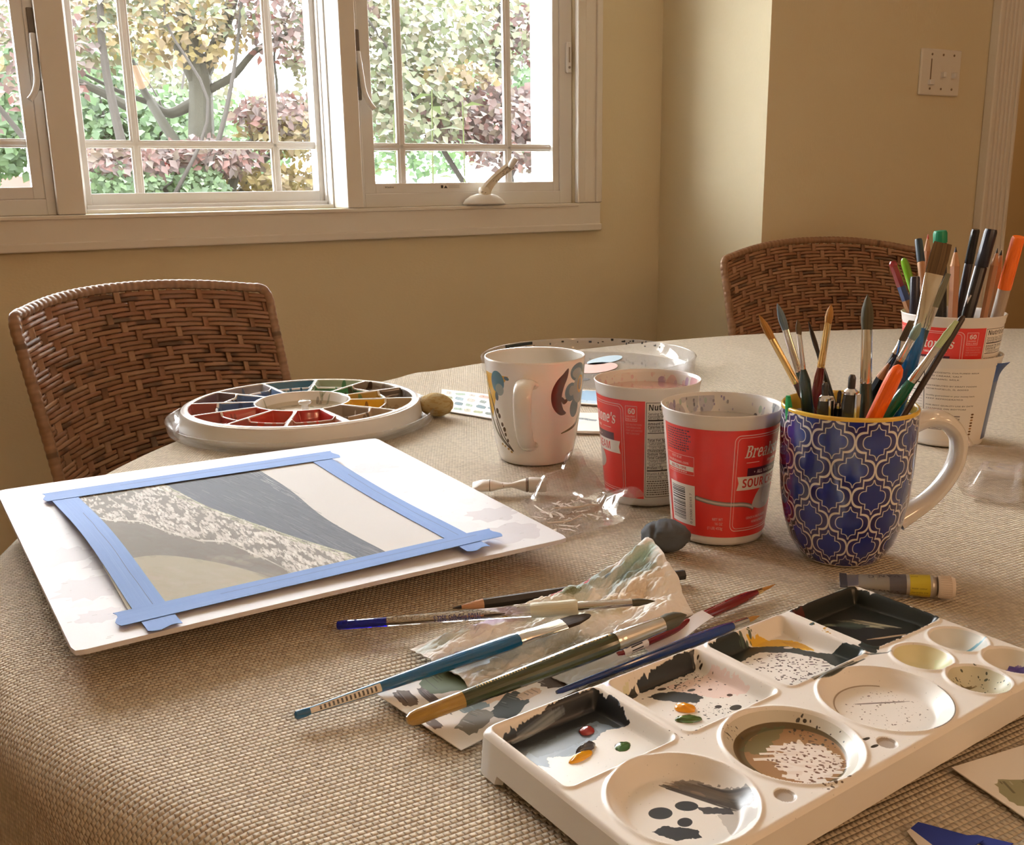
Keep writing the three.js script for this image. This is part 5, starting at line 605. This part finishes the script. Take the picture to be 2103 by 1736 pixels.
pencil('natural wood colour pencil with red point in the tub of pens', [0.9172, 0.7937, -0.7162], [0.9139, 0.9706, -0.7206], cedar, { r: 3.6, lead: M(lin(0.5, 0.05, 0.03), 0.6), group: BG });
mk('marker with a square green cap behind the wide flat brush', [0.9402, 0.803, -0.7095], [0.9239, 0.9741, -0.7134], 7.2, M(lin(0.05, 0.05, 0.05), 0.5), M(lin(0.0, 0.24, 0.11), 0.45), 0.93, { tip: 1 });
pencil('thick natural wood pencil with dark point in the tub of pens', [0.8874, 0.8219, -0.6576], [0.896, 0.9599, -0.6715], cedar, { r: 5, cone: 0.02, group: BG });
mk('black marker with silver-edged cap in the tub of pens', [0.9501, 0.8384, -0.7065], [0.945, 0.9758, -0.6859], 4.6, M(lin(0.02, 0.018, 0.03), 0.3), M(lin(0.012, 0.015, 0.02), 0.25), 0.74);
mk('thick black marker with white emblem and blue end in the tub of pens', [0.8999, 0.7941, -0.6725], [0.9178, 0.9777, -0.6484], 6.6, mapped(tex(128, 512, (g) => { g.fillStyle = '#16161f'; g.fillRect(0, 0, 128, 512); g.strokeStyle = '#e8e6e2'; g.lineWidth = 6; for (const x of [30, 94]) { g.beginPath(); g.moveTo(x - 8, 150); g.lineTo(x - 4, 110); g.lineTo(x + 3, 128); g.lineTo(x + 8, 104); g.stroke(); } }), 0.3), M(lin(0.012, 0.014, 0.03), 0.3), 0.80);
pencil('natural wood pencil beside the emblem marker', [0.9044, 0.8284, -0.6446], [0.9283, 0.9582, -0.6465], cedar, { r: 4, group: BG });
pencil('natural wood pencil with dark point beside the orange marker', [0.9558, 0.8222, -0.6734], [0.9381, 0.9557, -0.6487], wood, { r: 4, group: BG });
mk('marker with long orange cap in the tub of pens', [0.9468, 0.7944, -0.6691], [0.9309, 0.9706, -0.6265], 6.6, M(lin(0.42, 0.33, 0.25), 0.3), M(lin(0.92, 0.17, 0.01), 0.4), 0.70);

// ---------------------------------------------------------------- brushes lying on the table
const LG = 'brushes lying on the paper towel';
{
  const clearBody = M(lin(0.96, 0.97, 0.98), 0.03, { transmission: 1, thickness: 0.006, ior: 1.49 }), blueEnd = M(lin(0.02, 0.05, 0.75), 0.03, { transmission: 0.7, thickness: 0.006, ior: 1.49, attenuationColor: lin(0.01, 0.03, 0.8), attenuationDistance: 0.003 });
  const o = tool('paintbrush', 'round brush with clear acrylic handle, blue end and rubber grip', 'brush', [0.1765, 0.7570, -0.5551], [0.3460, 0.7755, -0.4490], [
    ['blue_end', blueEnd, [[0, 2.4], [0.006, 2.9], [0.16, 3.0]], 'translucent blue end'], ['acrylic_handle', clearBody, [[0.1602, 3.0], [0.45, 3.5], [0.615, 4.1]], 'clear acrylic handle'], ['rubber_grip', M(lin(0.72, 0.72, 0.58), 0.6), [[0.615, 4.2], [0.625, 4.7], [0.66, 4.9], [0.70, 4.6], [0.74, 4.9], [0.757, 4.7], [0.762, 4.0]], 'pale rubber grip'],
    ['ferrule', steel, [[0.76, 3.3], [0.775, 3.5], [0.782, 3.2], [0.80, 3.4], [0.81, 3.1], [0.93, 2.4]]], ['bristles', hairs.olive, [[0.925, 2.2], [0.95, 2.4], [0.975, 1.6], [1, 0.2]]]], LG);
  part('handle_print', rings([[0.30 * 0.2029, 0.00342], [0.52 * 0.2029, 0.00382]], 20, { close: false }), M(hex('#ffffff'), 0.4, { transparent: true, map: tex(256, 1024, (g) => { g.clearRect(0, 0, 256, 1024); g.save(); g.translate(120, 990); g.rotate(-PI / 2); g.font = 'bold 62px sans-serif'; g.fillStyle = '#4a4a86'; g.fillText('S 3250  Soft-Grip ROYAL', 0, 0, 980); g.restore(); }) }), o, 'printed brush size and maker').rotation.y = PI;
}
{
  const hb = mapped(tex(128, 512, (g) => { g.fillStyle = '#0f5f94'; g.fillRect(0, 0, 128, 512); g.fillStyle = '#e8e4dc'; g.fillRect(70, 330, 34, 150); g.fillStyle = '#555'; for (let k = 0; k < 14; k++) g.fillRect(76, 340 + 9 * k, 20, 4); }), 0.2);
  tool('paintbrush', 'flat brush with glossy blue handle and dark brown bristles', 'brush', [0.1214, 0.7548, -0.4650], [0.3083, 0.7690, -0.4646], [
    ['brush_handle', hb, [[0, 1.2, 1.2], [0.006, 2.4, 2.4], [0.03, 2.5, 2.4], [0.05, 2.0, 2.0], [0.2, 3.2, 2.8], [0.45, 5.0, 3.8], [0.62, 6.0, 4.2], [0.70, 5.8, 4.2], [0.728, 5.2, 3.8]]], ['ferrule', steel, [[0.728, 5.2, 3.7], [0.738, 5.5, 3.9], [0.748, 5.2, 3.6], [0.758, 5.4, 3.8], [0.77, 5.1, 3.4], [0.83, 5.8, 2.6], [0.895, 6.6, 2.0]], undefined, 28], ['bristles', hairs.dark, [[0.885, 6.2, 1.9], [0.94, 6.0, 1.8], [0.985, 3.4, 1.0], [1, 1.2, 0.4]], undefined, 28]], LG, 1.57);
  const gt = mapped(tex(256, 1024, (g) => { g.fillStyle = '#3a4023'; g.fillRect(0, 0, 256, 1024); g.fillStyle = '#a8843e'; g.fillRect(0, 770, 256, 254); g.fillStyle = '#c9a860'; for (const x of [40, 168]) { for (let k = 0; k < 18; k++) g.fillRect(x, 700 - 14 * k, 34, 3 + (k * 7) % 6); g.save(); g.translate(x + 30, 400); g.rotate(-PI / 2); g.font = 'bold 40px sans-serif'; g.fillText('6150-R', 0, 0); g.font = 'italic bold 46px serif'; g.fillText('Utrecht', 160, 0); g.fillText('14', 330, 0); g.restore(); } }), 0.18);
  tool('paintbrush', 'thick round brush with olive green handle and gold tip', 'brush', [0.1700, 0.7570, -0.4272], [0.3513, 0.7745, -0.4249], [
    ['brush_handle', gt, [[0, 2.0], [0.012, 3.6], [0.03, 4.2], [0.18, 4.6], [0.4, 5.4], [0.6, 6.2], [0.69, 6.0], [0.715, 5.6]]], ['ferrule', steel, [[0.715, 5.6], [0.724, 6.0], [0.734, 5.6], [0.744, 6.0], [0.756, 5.5], [0.775, 5.5], [0.90, 4.6]], undefined, 28], ['bristles', hairs.olive, [[0.89, 4.3], [0.925, 5.0], [0.955, 4.4], [0.98, 2.6], [1, 0.3]], undefined, 28]], LG);
  tool('paintbrush', 'slender crimson brush with white label band and fine pointed tip', 'brush', [0.3085, 0.7540, -0.4365], [0.4654, 0.7535, -0.4684], [
    ['label_band', M(hex('#ffffff'), 0.5, { map: tex(128, 128, (g) => { g.fillStyle = '#ece6df'; g.fillRect(0, 0, 128, 128); g.fillStyle = '#333'; for (let k = 0; k < 9; k++) g.fillRect(k * 14, 30, 6, 60); }) }), [[0.03, 2.8], [0.16, 3.1]], 'white paper label'], ['brush_handle', mapped(print('#6d1016', '#d9b7a8', 'Cotman', { at: 0.66 })), [[0, 1.6], [0.02, 2.6], [0.4, 3.0], [0.7, 3.8], [0.80, 3.4], [0.865, 2.0]]], ['ferrule', brass, [[0.865, 1.9], [0.873, 2.1], [0.88, 1.8], [0.887, 2.0], [0.90, 1.7]]], ['bristles', hairs.tan, [[0.898, 1.5], [0.94, 1.2], [0.98, 0.6], [1, 0.15]]]], LG);
  tool('paintbrush', 'navy blue brush lying along the mixing palette', 'brush', [0.2544, 0.7545, -0.4164], [0.4195, 0.7540, -0.4345], [
    ['brush_handle', lacquer(lin(0.008, 0.03, 0.13)), [[0, 1.0], [0.02, 1.6], [0.3, 2.4], [0.62, 3.9], [0.78, 3.4], [0.845, 2.6]]], ['ferrule', steel, [[0.845, 2.5], [0.853, 2.7], [0.86, 2.4], [0.93, 2.1]]], ['bristles', hairs.tan, [[0.925, 1.9], [0.96, 1.6], [1, 0.2]]]], LG);
  const p = pencil('black pencil running under the paper towel', [0.4214, 0.7541, -0.5137], [0.2541, 0.7535, -0.5481], mapped(print('#1c1c1e', '#6e6e70', 'GRAPHITE SKETCH', { at: 0.35 }), 0.35), { r: 3.7, cone: 0.021 });
}

// ---------------------------------------------------------------- towel, cards and scraps
const swatchTex = (seed, list, bg = '#f3efe9') => tex(768, 512, (g, W, H) => { g.fillStyle = bg; g.fillRect(0, 0, W, H); const r = rng(seed); for (const [x, y, a, b, col, t = 0] of list) { g.save(); g.translate(x * W, y * H); g.rotate(t); g.fillStyle = col; g.globalAlpha = 0.95; g.beginPath(); const n = 30; for (let k = 0; k < n; k++) { const th = TAU * k / n, q = 0.88 + 0.24 * r(); g.lineTo(a * W * q * Math.sign(Math.cos(th)) * Math.pow(Math.abs(Math.cos(th)), 0.6), b * H * q * Math.sign(Math.sin(th)) * Math.pow(Math.abs(Math.sin(th)), 0.6)); } g.fill(); g.globalAlpha = 0.25; for (let k = 0; k < 8; k++) { g.fillStyle = r() < 0.5 ? '#fff' : '#000'; g.fillRect(-a * W + 2 * a * W * r(), -b * H * 0.8, 3 + 6 * r(), b * H * 1.5 * r()); } g.restore(); } });
const card = (name, label, P, th, map, curl = () => 0, cat = 'card') => solo(name, sheet((u, v) => { const p = quad(...P.map(([x, z]) => V(x, T + 0.0002, z)))(u, v); p.y += Math.max(clothY(p.x, p.z) - T, 0) + curl(u, v); return p; }, 20, 20, th), M(hex('#ffffff'), 0.7, { map }), label, cat);
card('swatch_card', 'paint test card with green and brown strokes under the brushes', [[0.1664, -0.4720], [0.2640, -0.4975], [0.2860, -0.4235], [0.1865, -0.3975]], 0.0005, swatchTex(5, [[0.10, 0.25, 0.05, 0.12, '#6a5a4c', 0.3], [0.20, 0.40, 0.03, 0.22, '#574a42', 0.2], [0.38, 0.25, 0.13, 0.16, '#5c6a4a', 0.2], [0.60, 0.2, 0.12, 0.1, '#4a2c2c', -0.2], [0.68, 0.16, 0.06, 0.05, '#a01c24', -0.2], [0.33, 0.62, 0.10, 0.10, '#7d8f96', 0.1], [0.50, 0.6, 0.12, 0.12, '#e8c9ae', 0], [0.47, 0.82, 0.14, 0.10, '#343a36', -0.3], [0.22, 0.80, 0.12, 0.09, '#7b776c', -0.3], [0.75, 0.55, 0.16, 0.14, '#3c423a', -0.2], [0.85, 0.8, 0.12, 0.1, '#4a3c32', 0.1], [0.85, 0.3, 0.1, 0.12, '#8c8a70', 0], [0.34, 0.52, 0.035, 0.035, '#3a45a0', 0], [0.34, 0.52, 0.02, 0.02, '#e6e2dc', 0], [0.05, 0.62, 0.03, 0.1, '#6a5a4c', 0.1], [0.62, 0.8, 0.08, 0.05, '#d9c0a8', 0]]), (u, v) => 0.004 * Math.pow(1 - u, 3) * (1 - v));
const sw = (seed) => { const r = rng(seed), C = ['#7f98a0', '#8fa58c', '#5f8a80', '#b9b49a', '#9aa070', '#6c7a70', '#c9b8ac', '#d7a08a', '#4f6f78'], a = []; for (let i = 0; i < 5; i++) for (let j = 0; j < 4; j++) a.push([0.12 + i * 0.19 + 0.03 * r(), 0.15 + j * 0.23, 0.05 + 0.04 * r(), 0.05 + 0.03 * r(), C[Math.floor(r() * C.length)], (r() - 0.5) * 0.4]); return a; };
card('swatch_card', 'test card of green and grey paint dabs behind the flower mug', [[0.5636, -1.2290], [0.6150, -1.1390], [0.5394, -1.0302], [0.5050, -1.1100]], 0.0012, swatchTex(7, sw(7)));
card('swatch_card', 'white test card with a few grey dabs beside the flower mug', [[0.5680, -1.0460], [0.6671, -0.9756], [0.6126, -0.8986], [0.5560, -0.9390]], 0.0030, swatchTex(9, [[0.2, 0.2, 0.1, 0.1, '#8fa58c'], [0.75, 0.35, 0.08, 0.05, '#7c868a', 0.2], [0.85, 0.42, 0.07, 0.05, '#6e787c', 0.2], [0.35, 0.5, 0.1, 0.07, '#9aa070'], [0.15, 0.6, 0.08, 0.08, '#7f98a0']]));
card('swatch_card', 'card washed in pale blue between the flower mug and clear dish', [[0.7200, -1.1280], [0.7820, -1.0600], [0.7160, -0.9960], [0.6580, -1.0640]], 0.0012, swatchTex(11, [[0.5, 0.4, 0.44, 0.36, '#8fbade'], [0.5, 0.85, 0.46, 0.1, '#b5cfe4']]));
card('blue_tape_scrap', 'tiny scrap of blue tape by the round paint tray', [[0.4990, -1.1330], [0.5190, -1.1340], [0.5180, -1.1200], [0.5000, -1.1190]], 0.0004, tex(16, 16, (g) => { g.fillStyle = '#5f8fdc'; g.fillRect(0, 0, 16, 16); }), () => 0.0018, 'tape');
card('swatch_card', 'test card with blue and olive strokes beside the mixing palette', [[0.3836, -0.2640], [0.5030, -0.2505], [0.4915, -0.1610], [0.3720, -0.1745]], 0.0006, swatchTex(13, [[0.52, 0.12, 0.17, 0.12, '#4f7f98', -0.1], [0.14, 0.32, 0.10, 0.12, '#9c9a78', 0.35], [0.40, 0.36, 0.20, 0.12, '#8b8a5c', 0.2], [0.34, 0.58, 0.14, 0.10, '#8f8a7c', 0.2], [0.7, 0.6, 0.2, 0.14, '#7c8468']]), () => 0.0004);
card('blue_paper_scrap', 'torn cobalt blue paper corner with white edge on the cloth', [[0.3266, -0.2425], [0.3325, -0.2420], [0.3460, -0.2200], [0.3170, -0.2200]], 0.0005, tex(64, 64, (g) => { g.fillStyle = '#23389a'; g.fillRect(0, 0, 64, 64); g.fillStyle = '#e6ddd4'; g.fillRect(0, 0, 20, 64); }), (u) => 0.003 * u, 'paper');
card('blue_paper_scrap', 'small cobalt blue paper point beside the torn paper corner', [[0.3440, -0.2262], [0.3480, -0.2240], [0.3560, -0.2130], [0.3440, -0.2130]], 0.0005, tex(16, 16, (g) => { g.fillStyle = '#23389a'; g.fillRect(0, 0, 16, 16); }), () => 0.002, 'paper');
{
  const towelTex = tex(1024, 768, (g, W, H) => { g.fillStyle = '#f8f7f4'; g.fillRect(0, 0, W, H); const r = rng(19), blot = (x, y, s, c, a) => { for (let k = 0; k < 14; k++) { g.fillStyle = c; g.globalAlpha = a; g.beginPath(); g.ellipse(x + s * (r() - 0.5), y + s * 0.6 * (r() - 0.5), s * (0.25 + 0.5 * r()), s * (0.2 + 0.3 * r()), r() * 3, 0, TAU); g.fill(); } };
    for (const [x, y, s, c, a] of [[120, 120, 160, '#a9c0c4', 0.10], [300, 100, 150, '#b49ac0', 0.10], [520, 180, 200, '#c8ccb8', 0.12], [700, 90, 150, '#8fb0ac', 0.14], [860, 220, 180, '#7f9a9a', 0.14], [930, 120, 120, '#9cc4bc', 0.14], [820, 420, 200, '#d9c2a4', 0.14], [620, 420, 160, '#c4c0a4', 0.12], [330, 500, 220, '#9fb4be', 0.12], [150, 560, 160, '#a4b8c0', 0.12], [430, 650, 160, '#8f9a86', 0.12]]) blot(x, y, s, c, a);
    for (const [x, y, s, c] of [[690, 60, 34, '#c8504e'], [560, 60, 30, '#d07a80'], [610, 110, 60, '#6a7250'], [780, 120, 26, '#6f7c86'], [90, 300, 40, '#6d5f9a']]) blot(x, y, s, c, 0.3); g.globalAlpha = 0.10; g.fillStyle = '#fff'; for (let x = 0; x < W; x += 12) for (let y = 0; y < H; y += 12) g.fillRect(x, y, 6, 6); g.globalAlpha = 1; });
  const q = quad(V(0.2035, 0, -0.5005), V(0.4130, 0, -0.5450), V(0.3890, 0, -0.4620), V(0.2200, 0, -0.4480));
  const towel = (seed, amp) => (u, v) => { const p = q(u, v); p.x += 0.006 * fbm(v * 4, seed, u * 2, 3); p.z += 0.008 * fbm(u * 4, seed + 3, v * 2, 3); const ridge = Math.pow(Math.max(0, Math.sin(PI * (v * 2.2 + 0.6 * u + 0.2 * fbm(u * 3, v * 3, 5)))), 2), end = smooth(0.72, 1, u) * (1 - smooth(0.2, 0.95, v)); p.y = T + 0.0062 + amp * (0.35 * ridge + 0.8 * fbm(u * 5, v * 4, seed, 4) + 0.5 * Math.abs(fbm(u * 11, v * 8, seed + 9, 3)) + 0.3 * Math.abs(fbm(u * 24, v * 15, seed + 2, 2))) * smooth(0, 0.12, Math.min(u, 1 - u, v, 1 - v) + 0.03) - 0.006 * smooth(0.6, 1, v) + 0.017 * end; for (const [a, b, r] of [[[0.1765, 0.7570, -0.5551], [0.3460, 0.7755, -0.4490], 0.0052], [[0.1214, 0.7548, -0.4650], [0.3083, 0.7690, -0.4646], 0.0065], [[0.1700, 0.7570, -0.4272], [0.3513, 0.7745, -0.4249], 0.0066], [[0.3085, 0.7540, -0.4365], [0.4654, 0.7535, -0.4684], 0.004], [[0.2544, 0.7545, -0.4164], [0.4195, 0.7540, -0.4345], 0.004]]) { const dx = b[0] - a[0], dz = b[2] - a[2], t = clamp(((p.x - a[0]) * dx + (p.z - a[2]) * dz) / (dx * dx + dz * dz)), d = Math.hypot(p.x - a[0] - t * dx, p.z - a[2] - t * dz); p.y = Math.min(p.y, a[1] + (b[1] - a[1]) * t - r - 0.0012 + 1.3 * Math.max(0, d - r)); }   // pressed down under the brushes
    p.y = Math.max(p.y, T + 0.0006 + Math.max(clothY(p.x, p.z) - T, 0)); return p; };
  solo('paper_towel', sheet(towel(3, 0.0125), 200, 130, 0.0005), M(hex('#ffffff'), 0.95, { map: towelTex, bumpMap: wallTex, bumpScale: 0.0004 }), 'crumpled paper towel blotted with watercolour under the brushes', 'towel');
  const q2 = quad(V(0.2620, 0, -0.4400), V(0.3080, 0, -0.4485), V(0.3150, 0, -0.4290), V(0.2700, 0, -0.4165));
  solo('paper_towel_scrap', sheet((u, v) => { const p = q2(u, v); p.y = T + 0.0015 + 0.005 * Math.abs(fbm(u * 3, v * 3, 7, 3)) + 0.006 * smooth(0.5, 1, u) * (1 - v); return p; }, 30, 20, 0.0005), M(lin(0.55, 0.58, 0.58), 0.95), 'small grey blotted tissue scrap by the navy brush', 'towel');
  const q3 = quad(V(0.3330, 0, -0.4450), V(0.3862, 0, -0.4520), V(0.3893, 0, -0.4440), V(0.3300, 0, -0.4290));
  solo('paper_scrap', sheet((u, v) => { const p = q3(u, v); p.y = T + 0.001 + 0.0075 * smooth(0.3, 1, u) * (1 - 0.3 * v); return p; }, 16, 8, 0.0004), M(lin(0.80, 0.78, 0.80), 0.8), 'torn white paper strip between the crimson and navy brushes', 'paper');
}
{ // kneaded eraser
  const g = new THREE.SphereGeometry(1, 72, 48), p = g.attributes.position; for (let i = 0; i < p.count; i++) { const x = p.getX(i), y = p.getY(i), z = p.getZ(i), crease = 0.10 * Math.exp(-(((x + 0.42 + 0.15 * z) / 0.09) ** 2)), n = 1 + 0.22 * fbm(x * 1.6 + 4, y * 1.6, z * 1.6, 4) - crease + 0.05 * Math.max(0, -x - 0.4); p.setXYZ(i, x * 0.0185 * n, Math.max(-0.9, y) * 0.0125 * n, z * 0.0145 * n); } g.computeVertexNormals(); g.rotateY(-0.62); g.translate(0.4470, T + 0.0112, -0.5690);
  solo('kneaded_eraser', g, M(lin(0.115, 0.13, 0.145), 0.75, { bumpMap: wallTex, bumpScale: 0.001 }), 'lumpy grey kneaded eraser in front of the red tub', 'eraser');
}
{ // paint tube with yellow label
  const foil = M(lin(0.55, 0.52, 0.47), 0.3, { metalness: 0.9 }), o = thing('paint_tube', 'metal paint tube with yellow label band behind the mixing palette', 'paint tube'), L = aim(o, V(0.5040, T + 0.0072, -0.4435), V(0.5548, T + 0.0088, -0.3930), 0.9);
  part('tube_body', rings([[0, 8.6, 0.5], [0.03, 8.6, 0.7], [0.10, 8.4, 2.2], [0.3, 8.2, 4.6], [0.55, 8.0, 6.4], [0.80, 7.8, 7.4]].map(([t, a, b]) => [t * L, a / 1000, b / 1000]), 36), foil, o); part('crimped_end', rbox(-0.0088, 0.0088, -0.002, 0.003, -0.0011, 0.0011, 0.0004), M(lin(0.12, 0.13, 0.16), 0.35, { metalness: 0.7 }), o);
  part('dark_print', rings([[0.14, 8.5, 2.9], [0.36, 8.25, 5.2], [0.57, 8.1, 6.6]].map(([t, a, b]) => [t * L, a / 1000, b / 1000]), 36, { close: false }), M(hex('#ffffff'), 0.4, { map: tex(512, 256, (g) => { g.fillStyle = '#8d8880'; g.fillRect(0, 0, 512, 256); g.fillStyle = '#5e5b62'; g.fillRect(0, 0, 512, 90); g.fillStyle = '#3f3a40'; g.font = 'bold 54px serif'; for (const x of [60, 230, 400]) { g.save(); g.translate(x, 30); g.rotate(PI / 2); g.fillText('VAN G', 0, 0); g.restore(); } }) }), o, 'dark printed foil');
  part('yellow_label', rings([[0.60, 8.15, 6.85], [0.78, 8.05, 7.5]].map(([t, a, b]) => [t * L, a / 1000, b / 1000]), 36, { close: false }), M(hex('#ffffff'), 0.35, { map: tex(512, 128, (g) => { g.fillStyle = '#c9b62e'; g.fillRect(0, 0, 512, 128); g.fillStyle = '#3b3410'; g.font = '17px sans-serif'; for (const x of [30, 200, 370]) ['Water colour', 'Aquarelle 224', 'Jaune'].forEach((s, k) => { g.save(); g.translate(x + 34 * k, 120); g.rotate(-PI / 2); g.fillText(s, 0, 0); g.restore(); }); }) }), o, 'yellow paper label');
  part('tube_shoulder', rings([[0.80 * L, 0.0077, 0.0074], [0.84 * L, 0.0062], [0.85 * L, 0.005]], 32), foil, o); part('screw_cap', rings([[0.85 * L, 0.0070], [0.86 * L, 0.0074], [0.97 * L, 0.0072], [1.0 * L, 0.0066]], 30), M(lin(0.75, 0.66, 0.58), 0.5), o, 'ribbed off-white cap');
  for (let k = 0; k < 30; k++) { const a = TAU * k / 30; part('cap_rib', box(-0.0003, 0.0003, 0.87 * L, 0.965 * L, 0.0071, 0.0077).rotateY(a), o.children[5].material, o); }
}
{ // squeezed white tube
  const o = thing('squeezed_tube', 'small twisted white paint tube beside the clear packaging', 'paint tube'), L = aim(o, V(0.3845, T + 0.0068, -0.7778), V(0.4440, T + 0.0078, -0.7424), 1.3), white = M(lin(0.84, 0.82, 0.79), 0.4);
  const list = [[0, 6.4, 0.8], [0.02, 6.8, 1.8], [0.12, 7.0, 5.0], [0.26, 6.6, 5.2], [0.30, 6.0, 4.2], [0.44, 5.6, 2.6], [0.53, 4.6, 2.2], [0.63, 5.6, 4.0], [0.72, 6.6, 6.2]].map(([t, a, b]) => [t * L, a / 1000, b / 1000]), g = rings(list, 28), p = g.attributes.position; for (let i = 0; i < p.count; i++) { const t = p.getY(i) / L, a = 1.1 * smooth(0.25, 0.7, t), x = p.getX(i), z = p.getZ(i), n = 1 + 0.10 * fbm(x * 300, t * 9, z * 300, 2); p.setXYZ(i, (x * Math.cos(a) - z * Math.sin(a)) * n, p.getY(i), (x * Math.sin(a) + z * Math.cos(a)) * n); } g.computeVertexNormals();
  part('tube_body', toCreasedNormals(g, 0.9), M(hex('#ffffff'), 0.4, { map: tex(256, 256, (c) => { c.fillStyle = '#f4f1ec'; c.fillRect(0, 0, 256, 256); c.strokeStyle = '#777'; c.lineWidth = 3; c.beginPath(); c.ellipse(90, 200, 34, 16, 0, 0, TAU); c.stroke(); c.fillStyle = '#4a4038'; c.fillRect(0, 170, 256, 3); c.fillStyle = '#b9a08c'; for (let k = 0; k < 5; k++) c.fillRect(20 + 40 * k, 120 - 4 * k, 26, 3); }) }), o);
  part('tube_neck', rings([[0.72 * L, 0.0066], [0.745 * L, 0.0068], [0.755 * L, 0.0058]], 24), M(lin(0.32, 0.27, 0.24), 0.5), o, 'dark tube shoulder'); part('screw_cap', rings([[0.758 * L, 0.0068], [0.77 * L, 0.0072], [0.98 * L, 0.0068], [1.0 * L, 0.0062]], 28), white, o);
}

// ---------------------------------------------------------------- clear packaging and dish
const filmMat = M(lin(0.97, 0.96, 0.95), 0.06, { transmission: 0.90, thickness: 0, ior: 1.5 });
function blister(name, label, P, hf, nu, nv) { return thing(name, label, 'packaging').add(Object.assign(shadows(new THREE.Mesh(sheet((u, v) => { const p = quad(...P.map(([x, z]) => V(x, 0, z)))(u, v), h = hf(u, v, p); p.y = T + 0.0012 + Math.max(clothY(p.x, p.z) - T, 0) + h; return p; }, nu, nv, 0.00035), filmMat)), { name: 'plastic_shell' })); }
{
  const o = blister('clear_packaging', 'crumpled clear plastic packaging with white paint crumbs beside the red tubs', [[0.4080, -0.7300], [0.4740, -0.7480], [0.4740, -0.6380], [0.3760, -0.6250]], (u, v, p) => { p.x += 0.012 * smooth(0.9, 1, u) * 0.4; return 0.022 * smooth(0.78, 0.95, u) * (0.7 + 0.3 * Math.sin(v * 9)) + 0.018 * (1 - smooth(0.04, 0.2, v)) * smooth(0.15, 0.5, u) + 0.002 * Math.abs(fbm(u * 5, v * 5, 3, 3)) + 0.0025 * (Math.abs(v - 0.62) < 0.03 ? 1 : 0); }, 64, 64);
  const r = rng(51), fl = []; for (let k = 0; k < 70; k++) { const u = Math.pow(r(), 1.3) * 0.72, v = 0.35 + 0.62 * r(), p = quad(V(0.4080, 0, -0.7300), V(0.4740, 0, -0.7480), V(0.4740, 0, -0.6380), V(0.3760, 0, -0.6250))(u, v), s = 0.0012 + 0.0052 * r() * r(); const g = sheet((a, b) => V((a - 0.5) * s * 2 * (1 + 0.5 * Math.sin(b * 4 + k)), 0.0004 * Math.sin(a * 6), (b - 0.5) * s * (0.5 + r() * 0)), 3, 3, 0.0003); g.rotateY(r() * TAU); g.translate(p.x, T + 0.0040 + 0.0008 * r(), p.z); fl.push(g); }
  const m = part('paint_crumbs', merge(fl), M(lin(0.74, 0.68, 0.62), 0.6), o, 'dried white paint crumbs'); m.userData.kind = 'stuff';
  for (const [pts] of [[[V(0.409, T + 0.004, -0.705), V(0.4075, T + 0.004, -0.685), V(0.412, T + 0.004, -0.672)]], [[V(0.420, T + 0.004, -0.69), V(0.44, T + 0.0045, -0.68), V(0.452, T + 0.004, -0.682), V(0.458, T + 0.004, -0.676)]], [[V(0.395, T + 0.004, -0.66), V(0.412, T + 0.004, -0.655), V(0.43, T + 0.004, -0.662)]]]) part('dried_paint_string', tube(pts, 0.0008, 20, 6), M(lin(0.74, 0.66, 0.56), 0.6), o);
}
blister('clear_packaging', 'glossy clear plastic clamshell tray behind the lattice mug handle', [[0.8280, -0.6000], [0.9600, -0.4400], [0.8150, -0.3600], [0.7480, -0.5480]], (u, v) => 0.022 * (1 - smooth(0.05, 0.12, v)) + 0.018 * (1 - smooth(0.16, 0.24, Math.abs(v - 0.58))) * smooth(0.08, 0.14, u) + 0.012 * (1 - smooth(0.03, 0.08, u)) + 0.004 * Math.abs(fbm(u * 5, v * 7, 9, 4)) + 0.003 * (Math.abs(u - 0.3) < 0.02 ? 1 : 0) + 0.001, 70, 70);
{
  const o = thing('clear_dish', 'round clear plastic dish with paint-stained rim behind the flower mug', 'dish', [0.828, T, -1.258]), R = 0.166;
  part('dish_shell', turned([[0, 0.0014], [R - 0.014, 0.0014], [R - 0.006, 0.003], [R - 0.003, 0.022], [R - 0.001, 0.0232], [R + 0.001, 0.0225], [R - 0.001, 0.003], [R - 0.006, 0.0005], [0, 0.0002]], 96), M(lin(0.95, 0.95, 0.95), 0.07, { transmission: 0.85, thickness: 0, ior: 1.48 }), o);
  const r = rng(61), st = (list, col, lab) => { part('paint_stain', merge(list), M(col, 0.4), o, lab); };
  const smear = (a0, a1, y0, y1, q = R - 0.0052) => turned([[q, y0], [q + 0.0005, y1]], 20, { from: a0, arc: a1 - a0 });
  const back = Math.atan2(0.828, -1.258); st([smear(back + 0.62, back + 1.0, 0.017, 0.0222), ...Array.from({ length: 26 }, () => { const a = back + 1.0 - 1.9 * r(), h = 0.021 - 0.008 * r(); return smear(a, a + 0.008 + 0.025 * r(), h, h + 0.001 + 0.003 * r()); })], lin(0.02, 0.03, 0.03), 'black dried paint on the rim');
  const patch = (x, z, a, b, t, col, lab) => part('paint_puddle', turned([[0, 0.0003], [1, 0.0003], [1, 0], [0, 0]], 24).scale(a, 1, b).rotateY(t).translate(x, 0.0016, z), M(col, 0.5), o, lab);
  patch(-0.02, -0.03, 0.020, 0.012, 0.4, lin(0.12, 0.25, 0.75), 'blue paint patch'); patch(0.01, 0.01, 0.05, 0.03, 0.6, lin(0.75, 0.5, 0.45), 'pinkish paint wash'); patch(-0.09, 0.03, 0.03, 0.02, 1, lin(0.55, 0.6, 0.62), 'grey paint wash'); patch(0.06, -0.04, 0.05, 0.02, 0.5, lin(0.5, 0.66, 0.78), 'pale blue paint wash'); patch(-0.06, 0.08, 0.012, 0.008, 0.2, lin(0.04, 0.05, 0.06), 'dark paint spot');
}

renderer.render(scene, camera);
